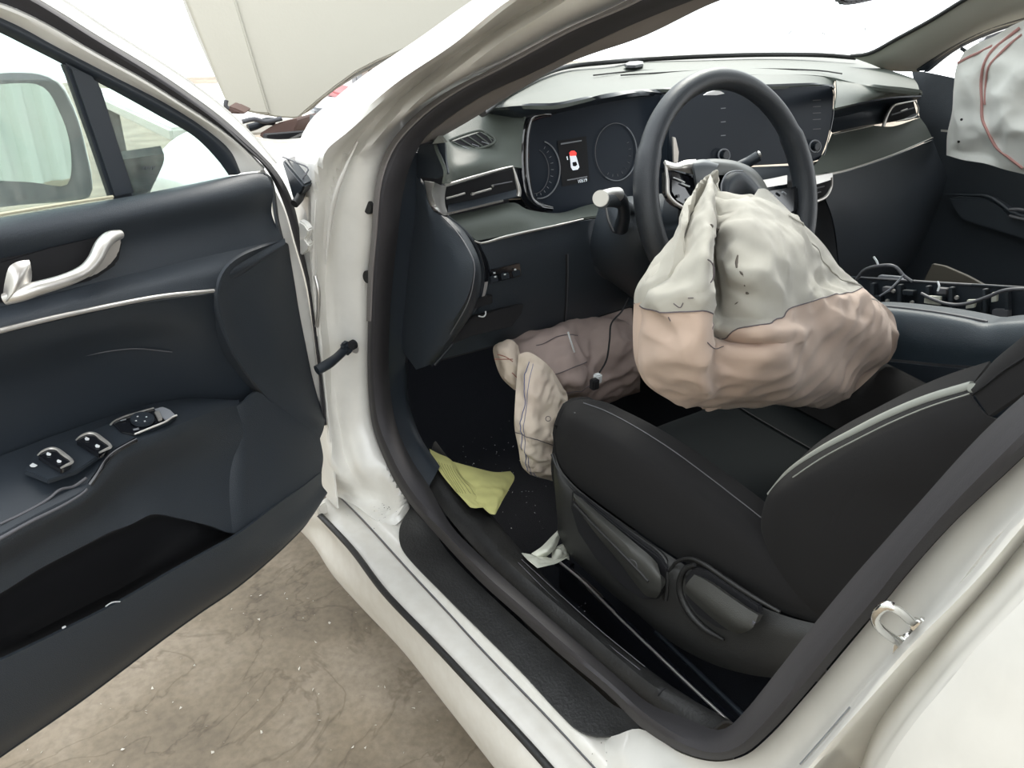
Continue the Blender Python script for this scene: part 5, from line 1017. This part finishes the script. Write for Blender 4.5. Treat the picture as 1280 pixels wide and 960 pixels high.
box('lock_mark', AP(154, 525, .0085), .006, .002, .0006, LINEG, swp, bev=0)
for dx, dy in ((0, 0), (-48, 19)):
    k_ = slab('window_switch', [AP(u+dx, v+dy, .012) for u, v in ((95, 549), (108, 541), (116, 541), (138, 556), (136, 561), (124, 567))], -aN*.008, GLOS, swp, bev=.0012)
    tube('chrome_rim', [AP(u+dx, v+dy, .013) for u, v in ((95, 550), (101, 545), (110, 541.5), (118, 542), (128, 549), (137, 556), (138, 559), (132, 562), (124, 566))], [.0008, .0012, .0015, .0018, .0024, .0022, .0018, .0016, .001], SILV, swp, n=40, k=6)
    for u, v in ((109, 548), (122, 557)):
        slab('window_mark', [AP(u+dx+a, v+dy+b_, .0135) for a, b_ in ((-3.2, 0), (-1.5, -2), (3, 0), (2, 2), (-2, 2))], -aN*.0006, WHTP, swp)
slab('window_lock_mark', [AP(a, b_, .0055) for a, b_ in ((37, 582), (41, 579), (47, 582), (44, 584), (39, 584))], aN*.0005, WHTP, swp)
# map pocket and lower skirt
P9 = rw('-90,790,.058 0,742,.058 50,711,.058 120,675,.058 165,655,.058 190,643,.058 225,648,.058 262,658,.058 296,667,.058')
Pm = rw('-90,800,-.02 0,752,-.02 50,722,-.02 120,684,-.02 165,664,-.02 190,652,-.02 225,654,-.02 262,661,-.01 292,668,.02')
P10 = rw('-90,840,-.02 0,805,-.02 75,770,-.02 120,748,-.02 150,733,-.02 185,712,-.02 220,694,-.01 262,676,.01 292,669,.04')
P11 = rw('-90,868,.07 0,826,.07 75,790,.07 120,768,.07 150,752,.07 185,731,.07 220,711,.07 262,688,.07 297,668,.068')
grid('map_pocket', [P9, Pm, P10, P11], BLK, dr, n=20, m=50, th=.003)
L0 = rw('-90,868,.072 0,826,.072 75,790,.072 150,752,.072 220,711,.072 262,688,.072 297,668,.070 345,632,.055 375,611,.045 402,590,.03')
L1 = rw('-90,900,.07 0,856,.07 75,818,.07 150,778,.07 220,735,.07 262,710,.07 300,688,.068 347,652,.052 375,632,.042 403,607,.026')
L2 = rw('-90,1010,.02 0,945,.02 100,876,.02 200,801,.02 250,765,.02 290,738,.02 325,710,.02 360,678,.018 384,652,.014 402,618,.01')
grid('lower_skirt', [L0, L1, [a.lerp(b, .6)+DN*.012 for a, b in zip(L1, L2)], L2], DARK, dr, n=18, m=60, th=.004)
grid('lower_skirt_under', [L2, [p-DN*.05 for p in L2]], DARK2, dr, n=3, m=50, th=.003)
G0 = rw('345,566,.032 365,568,.03 385,560,.028 404,540,.022')
G0 = rw('262,520,.02 300,506,.034 320,490,.035 342,505,.032 375,530,.03 400,548,.024')
G1 = rw('262,560,.015 300,562,.036 320,562,.034 345,565,.034 375,572,.03 404,572,.02')
G2 = rw('262,657,.05 298,666,.062 320,650,.058 345,632,.052 375,611,.043 402,590,.028')
grid('front_lower_panel', [G0, G1, G2], DARK, dr, n=18, m=30, th=.004)
tube('grit_mark', rw('132,758,.076 140,753,.076 150,752,.076'), .0008, WHTP, dr, n=8, k=5)
tube('grit_mark', rw('78,785,.076 82,783,.076'), .0012, WHTP, dr, n=4, k=5)
# inside handle in its dark cup
slab('handle_cup', [D(u, v, .027) for u, v in ((-20, 330), (60, 306), (130, 290), (150, 290), (156, 300), (150, 330), (120, 350), (40, 372), (-20, 384))], -DN*.012, BLK, dr, bev=.004)
hd = grid('inner_handle', [rw('3,374,.05 6,352,.055 12,333,.058 22,327,.058 36,325,.056'), rw('8,377,.06 16,366,.064 22,350,.066 30,338,.064 38,330,.06'), rw('12,376,.055 24,369,.06 34,362,.06 39,352,.06 40,340,.056')], SILV, dr, n=12, m=20, th=.008)
tube('grip', rw('6,374,.052 22,369,.06 45,361,.066 70,354,.07 92,346,.072 108,337,.070 119,324,.066 127,308,.06 136,298,.054 150,293,.046'), [.006, .0075, .007, .0065, .0065, .0068, .0072, .0075, .007, .005], SILV, hd, n=60, k=14)
slab('grip_root', [D(u, v, .050) for u, v in ((122, 324), (132, 304), (143, 294), (152, 293), (154, 300), (150, 318), (138, 333), (120, 345), (105, 349), (112, 338))], -DN*.012, SILV, hd, bev=.003)
# painted door shell: frame bands
fo = rw('-90,-62,-.02 0,-34,-.02 69,-4,-.02 131,36,-.02 197,77,-.02 243,108,-.02 285,141,-.02 316,171,-.02 345,205,-.02')
fa = rw('-90,-52,-.01 0,-27,-.01 45,-3,-.01 69,12,-.01 125,47,-.01 190,86,-.01 236,117,-.01 278,148,-.01 310,177,-.01 341,208,-.01 357,232,-.01 369,262,-.01 377,300,-.01 388,350,-.01 396,410,-.01 402,470,-.01 407,530,-.01')
fb = rw('-90,-45,.006 0,-18,.006 35,-2,.006 62,14,.006 118,50,.006 183,90,.006 230,121,.006 272,152,.006 304,181,.006 336,211,.006 352,236,.006 365,266,.006 374,304,.006 386,354,.006 394,412,.006 401,472,.006 406,532,.006')
fc = rw('-90,-20,-.005 0,3,-.005 28,14,-.005 60,30,-.005 115,62,-.005 180,98,-.005 226,127,-.005 268,154,-.005 299,178,-.005 330,208,-.005 345,233,-.005 358,265,-.005 369,304,-.005 383,354,-.005 392,412,-.005 399,472,-.005 405,530,-.005')
grid('door_outer_edge', [[p-DN*.01 for p in fo], fo], PAINT, dr, n=3, m=50, th=.003)
grid('door_outer_edge', [fo, rw('-90,-53,-.012 0,-28,-.012 69,11,-.012 125,46,-.012 190,85,-.012 236,116,-.012 278,147,-.012 310,176,-.012 341,207,-.012')], PAINT, dr, n=3, m=50, th=.003)
grid('door_seal', [fa, fb, fc], RUB, dr, n=10, m=90, th=.004)
fd = rw('-90,-12,-.012 0,14,-.012 28,26,-.012 60,43,-.012 112,73,-.012 172,106,-.012 215,130,-.012 250,152,-.012 280,176,-.012 305,205,-.012')
fd = rw('-90,-14,-.012 0,22,-.012 28,35,-.012 66,56,-.012 112,80,-.012 141,95,-.012 210,131,-.012 262,165,-.012 289,190,-.012 301,216,-.012')
fe = rw('-90,-18,.002 0,7,.002 28,18,.002 60,34,.002 115,66,.002 180,102,.002 226,131,.002 268,158,.002 299,181,.002 330,212,.002')
grid('door_frame', [fc[:10], fe, fd], PAINT, dr, n=8, m=60, th=.004)
grid('door_frame_front', [rw('328,208,-.006 341,232,-.006 356,265,-.006 367,304,-.006 381,354,-.006 391,412,-.006 398,472,-.006 404,528,-.006'), rw('325,215,-.004 336,236,-.004 344,266,-.004 352,300,-.004 364,352,-.004 378,412,-.004 388,466,-.004 402,522,-.004')], PAINT, dr, n=4, m=40, th=.004)
ff = rw('-90,0,-.02 0,41,-.02 28,55,-.02 60,71,-.02 85,84,-.02 128,106,-.02 197,144,-.02 243,171,-.02 272,200,-.02 286,219,-.02')
grid('window_surround', [fd, [p+DN*.006 for p in [a.lerp(b, .5) for a, b in zip(fd, ff)]], ff], DARK2, dr, n=8, m=60, th=.004)
slab('window_divider', [D(u, v, -.012) for u, v in ((80, 76), (98, 86), (122, 98), (128, 108), (150, 180), (171, 244), (142, 250), (115, 170), (86, 88))], -DN*.014, DARK2, dr, bev=.004)
slab('window_glass', [D(u, v, -.02) for u, v in ((-95, -4), (0, 39), (40, 60), (87, 82), (118, 170), (144, 252), (80, 264), (0, 277), (-95, 292))], -DN*.003, DGLASS, dr)
slab('quarter_glass', [D(u, v, -.02) for u, v in ((122, 100), (150, 116), (197, 142), (245, 170), (274, 200), (288, 221), (230, 236), (170, 247))], -DN*.003, DGLASS, dr)
tube('glass_seal', rw('-90,284,-.012 0,268,-.012 80,255,-.012 141,246,-.012'), .002, mat('cream_glass_edge', (.62, .58, .42), .6), dr, n=30, k=6)
gr_ = D(205, 208, -.018)-D(180, 212, -.018); gn = DN
wm = mat('glass_print', (.05, .06, .07), .5)
for du in (0, 9):
    tube('glass_logo', [D(178+du+a, 212-b_, -.0165) for a, b_ in ((0, 0), (3, 4.5), (3.6, 0), (7, 4))], .0007, wm, dr, n=8, k=5, smoothpath=False) if False else tube('glass_logo', [D(178+du+a, 212-b_, -.0165) for a, b_ in ((0, 0), (3, 4.5), (3.6, 0), (7, 4))], .0007, wm, dr, k=5, smoothpath=False)
for i, (a, b_) in enumerate(((184, 192), (178, 195), (173, 193), (176, 196), (180, 190))):
    v = 215.5+i*3.6
    tube('glass_fine_print', [D(a, v, -.0165), D((a+b_)/2, v-.5, -.0165), D(b_, v-1, -.0165)], .00045, wm, dr, k=4, smoothpath=False)
# door mirror outside the glass
mN = (DD*.80+DN*.60).normalized(); mp_ = D(60, 170, -.17)
def MP(u, v, o=0): return PLN(u, v, mp_+mN*o, mN)
ring = [MP(u, v) for u, v in ((-60, 100), (-20, 93), (20, 90), (52, 93), (72, 103), (86, 125), (98, 155), (107, 190), (114, 225), (112, 246), (80, 252), (30, 256), (-30, 262), (-70, 262), (-80, 200), (-75, 130))]
mc = sum(ring, Vector())/len(ring)
hv = (-mN*.7-DN*.55+Vector((0, 0, 0))).normalized()
def ringat(s, d): return [mc+(p-mc)*s+hv*d for p in ring]
mr = thing('mirror_housing_temp', 'x', 'x') if False else None
rr_ = [ringat(.90, .0), ringat(1.0, .0), ringat(1.04, .03), ringat(1.0, .07), ringat(.82, .12), ringat(.5, .155), ringat(.05, .17)]
loops = [cr(r, 60, True) for r in rr_]
vs = [p for r in loops for p in r]; fs = gridfaces(len(loops), 60, True)
mh = mesh('mirror_housing', vs, fs, PAINT, dr)
inner = cr(ringat(.90, .0), 60, True)
slab('mirror_bezel', cr(ringat(.99, -.002), 60, True), -mN*.004, GREYP, mh)
gl_ = [MP(u, v, .004) for u, v in ((-60, 115), (-20, 108), (20, 104), (48, 106), (60, 114), (72, 135), (84, 165), (89, 195), (88, 222), (82, 232), (40, 228), (0, 226), (-40, 226), (-70, 228))]
slab('mirror_glass', cr(gl_, 60, True), -mN*.003, MIRR, mh, bev=0)
grid('mirror_base', [[D(u, v, -.03) for u, v in ((150, 200), (205, 192))], [D(u, v, -.06) for u, v in ((150, 220), (204, 205))], [D(u, v, -.06) for u, v in ((150, 238), (190, 234))], [D(u, v, -.03) for u, v in ((150, 246), (180, 243))]], DARK2, dr, n=10, m=10, th=.01)

# ================================================================== REAR DOOR (closed)
rd = thing('rear_door', 'closed white rear door with soft reflections at the lower right corner', 'car door', (0, -1.4, .4))
R0 = row('1060,1040,.052 1087,960,.052 1122,905,.052 1170,843,.052 1197,809,.05 1262,740,.048 1330,668,.046 1400,590,.045', 'x')
R1 = row('1068,1040,.03 1096,960,.03 1131,905,.03 1179,845,.03 1206,813,.03 1271,744,.03 1338,672,.03 1408,594,.03', 'x')
R2 = row('1080,1040,.018 1106,960,.018 1142,905,.018 1192,845,.018 1217,813,.018 1280,749,.018 1346,678,.018 1415,600,.018', 'x')
grid('door_leading_edge', [[p+Vector((.06, .03, 0)) for p in R0], R0, R1, R2], PAINT, rd, n=14, m=40, th=.003)
grid('door_skin', [R2, row('1100,1040,.006 1125,965,.006 1160,910,.006 1210,852,.006 1235,820,.006 1300,755,.006 1365,690,.006 1430,610,.006', 'x')] + [[Vector((.0-.012*k, p.y-.12*k, p.z)) for p in R2] for k in (1, 3, 6)], PAINT, rd, n=20, m=30, th=.004)

# ================================================================== RAISED HOOD AND THINGS AHEAD OF THE CAR
hdn = thing('raised_hood', 'raised hood showing its cream underside ahead of the windshield', 'car hood', (.9, 1.0, 1.0))
hn = (FW*-1+Vector((0, -.15, -.25))).normalized(); hp = Y(430, 100, 1.15)
def HP(u, v, o=0): return PLN(u, v, hp+hn*o, hn)
H = [(226, -12), (200, -150), (330, -260), (620, -260), (720, -150), (690, -60), (660, -20), (625, 4), (580, 34), (545, 50), (505, 62), (470, 77), (445, 90), (420, 108), (395, 128), (380, 141), (372, 148), (350, 147), (320, 142), (285, 134)]
slab('underside_panel', [HP(u, v) for u, v in H], -hn*.02, HOODM, hdn, bev=.004)
slab('raised_border', [HP(u, v, .014) for u, v in ((228, -12), (202, -150), (262, -150), (284, -20), (294, 0), (337, 143), (320, 142), (285, 134))], -hn*.014, HOODM, hdn, bev=.005)
grid('hood_outer_skin', [[HP(u, v, -.05) for u, v in ((200, -170), (330, -280), (600, -280), (720, -170))], [HP(u, v, -.05) for u, v in ((225, -10), (400, -10), (560, -10), (640, -20))], [HP(u, v, -.03) for u, v in ((284, 130), (340, 142), (372, 146), (420, 107))]], PAINT, hdn, n=12, m=16, th=.004)
def far(u, v, y): return Y(u, v, y)
# engine bay bits seen between fender and hood
eb = car
slab('strut_tower', [far(u, v, .95) for u, v in ((322, 168), (345, 154), (372, 148), (374, 152), (366, 170), (355, 178), (338, 182))], Vector((.1, .1, 0)), BROWN, eb, bev=.01)
slab('engine_cover', [far(u, v, 1.1) for u, v in ((283, 133), (291, 134), (308, 142), (300, 143), (286, 142))], Vector((.05, .1, 0)), BROWN, eb, bev=.006)
tube('hose', [far(u, v, .95) for u, v in ((303, 152), (318, 149), (330, 152), (345, 150), (352, 148))], .006, GREYP, eb, n=20, k=8)
tube('hose', [far(u, v, .97) for u, v in ((310, 160), (318, 158), (332, 152), (343, 152))], .010, DARK2, eb, n=20, k=8)
tube('latch_post', [far(u, v, 1.1) for u, v in ((283, 125), (282, 132), (285, 136))], .006, GREYP, eb, n=10, k=8)
# things on a bench beyond, through the gap under the hood
bn = thing('work_bench', 'white topped bench beyond the raised hood', 'bench', tuple(far(450, 110, 3.0)))
bz = far(450, 110, 3.0).z
slab('bench_top', [Vector((x, y, bz-.004)) for x, y in ((.3, 1.95), (2.4, 1.95), (2.4, 3.8), (.3, 3.8))], Vector((0, 0, -.05)), PAINT, bn, bev=.01)
for x, y in ((.4, 2.05), (2.3, 2.05), (.4, 3.7), (2.3, 3.7)): box('leg', Vector((x, y, (bz-.054)/2)), .06, .06, bz-.054, GREYP, bn)
def far3(u, v): return Y(u, v, 2.3)
def onb(px, h, m, name, label, cat, bev=.008):      # things standing on the bench
    o = slab(name, [Z(u, v, bz) for u, v in px], Vector((0, 0, h)), m, None, bev=bev); return tag(o, label, cat)
onb(((408, 119), (418, 110), (448, 119), (437, 130)), .03, RED, 'red_beam', 'bright red bar seen in the gap under the raised hood', 'bar')
onb(((441, 114), (444, 107), (452, 109), (454, 112), (447, 118)), .16, DARK2, 'black_bracket', 'small black bracket right of the red bar under the hood', 'bracket')
t_ = tube('curled_hose', [Z(u, v, bz+.012) for u, v in ((459, 118), (460, 110), (464, 107), (470, 107), (474, 105), (470, 111), (464, 113))], .012, GREYP, None, n=24, k=8); tag(t_, 'thin grey curled hose beside the black bracket', 'hose')
onb(((466, 97), (472, 88), (480, 92), (482, 97), (475, 103)), .30, BROWN, 'brown_trim_piece', 'brown trim piece below the hood edge near the pillar', 'trim piece')
onb(((482, 93), (489, 86), (492, 90), (485, 97)), .12, BLK, 'black_box', 'small black box between brown trim piece and grey building', 'box')
onb(((388, 142), (396, 134), (412, 131), (432, 133), (437, 136), (426, 143), (408, 148), (394, 147)), .035, LINEG, 'lamp_unit', 'silvery lamp unit near the fender below the red bar', 'lamp', .01)
nbld = thing('neighbour_building', 'grey brown panelled building far behind the hood gap', 'building', (5, 9, 0))
bw = mat('brown_cladding', (.36, .31, .28), .8)
for i in range(8):
    x = 3.75+i*.42
    box('panel', Vector((x, 9, 1.0)), .38, .08, 2.2, bw, nbld, bev=.01)
box('back_wall', Vector((5.2, 9.08, 1.0)), 3.4, .06, 2.2, GREYP, nbld)
# interior mirror
im = thing('interior_mirror', 'dark rear view mirror just peeking in at the top edge', 'mirror', tuple(Y(1075, -10, -.25)))
slab('mirror_body', cr([Y(u, v, -.25) for u, v in ((1050, -2), (1054, 5), (1065, 6), (1090, 1), (1130, -8), (1160, -20), (1150, -42), (1060, -30), (1048, -12))], 40, True), Vector((.02, .03, 0)), GREYP, im, bev=.006)
tube('mirror_stem', [Y(1105, -25, -.22), Y(1105, -45, -.12), Y(1100, -70, -.05)], .008, GREYP, im, k=10)
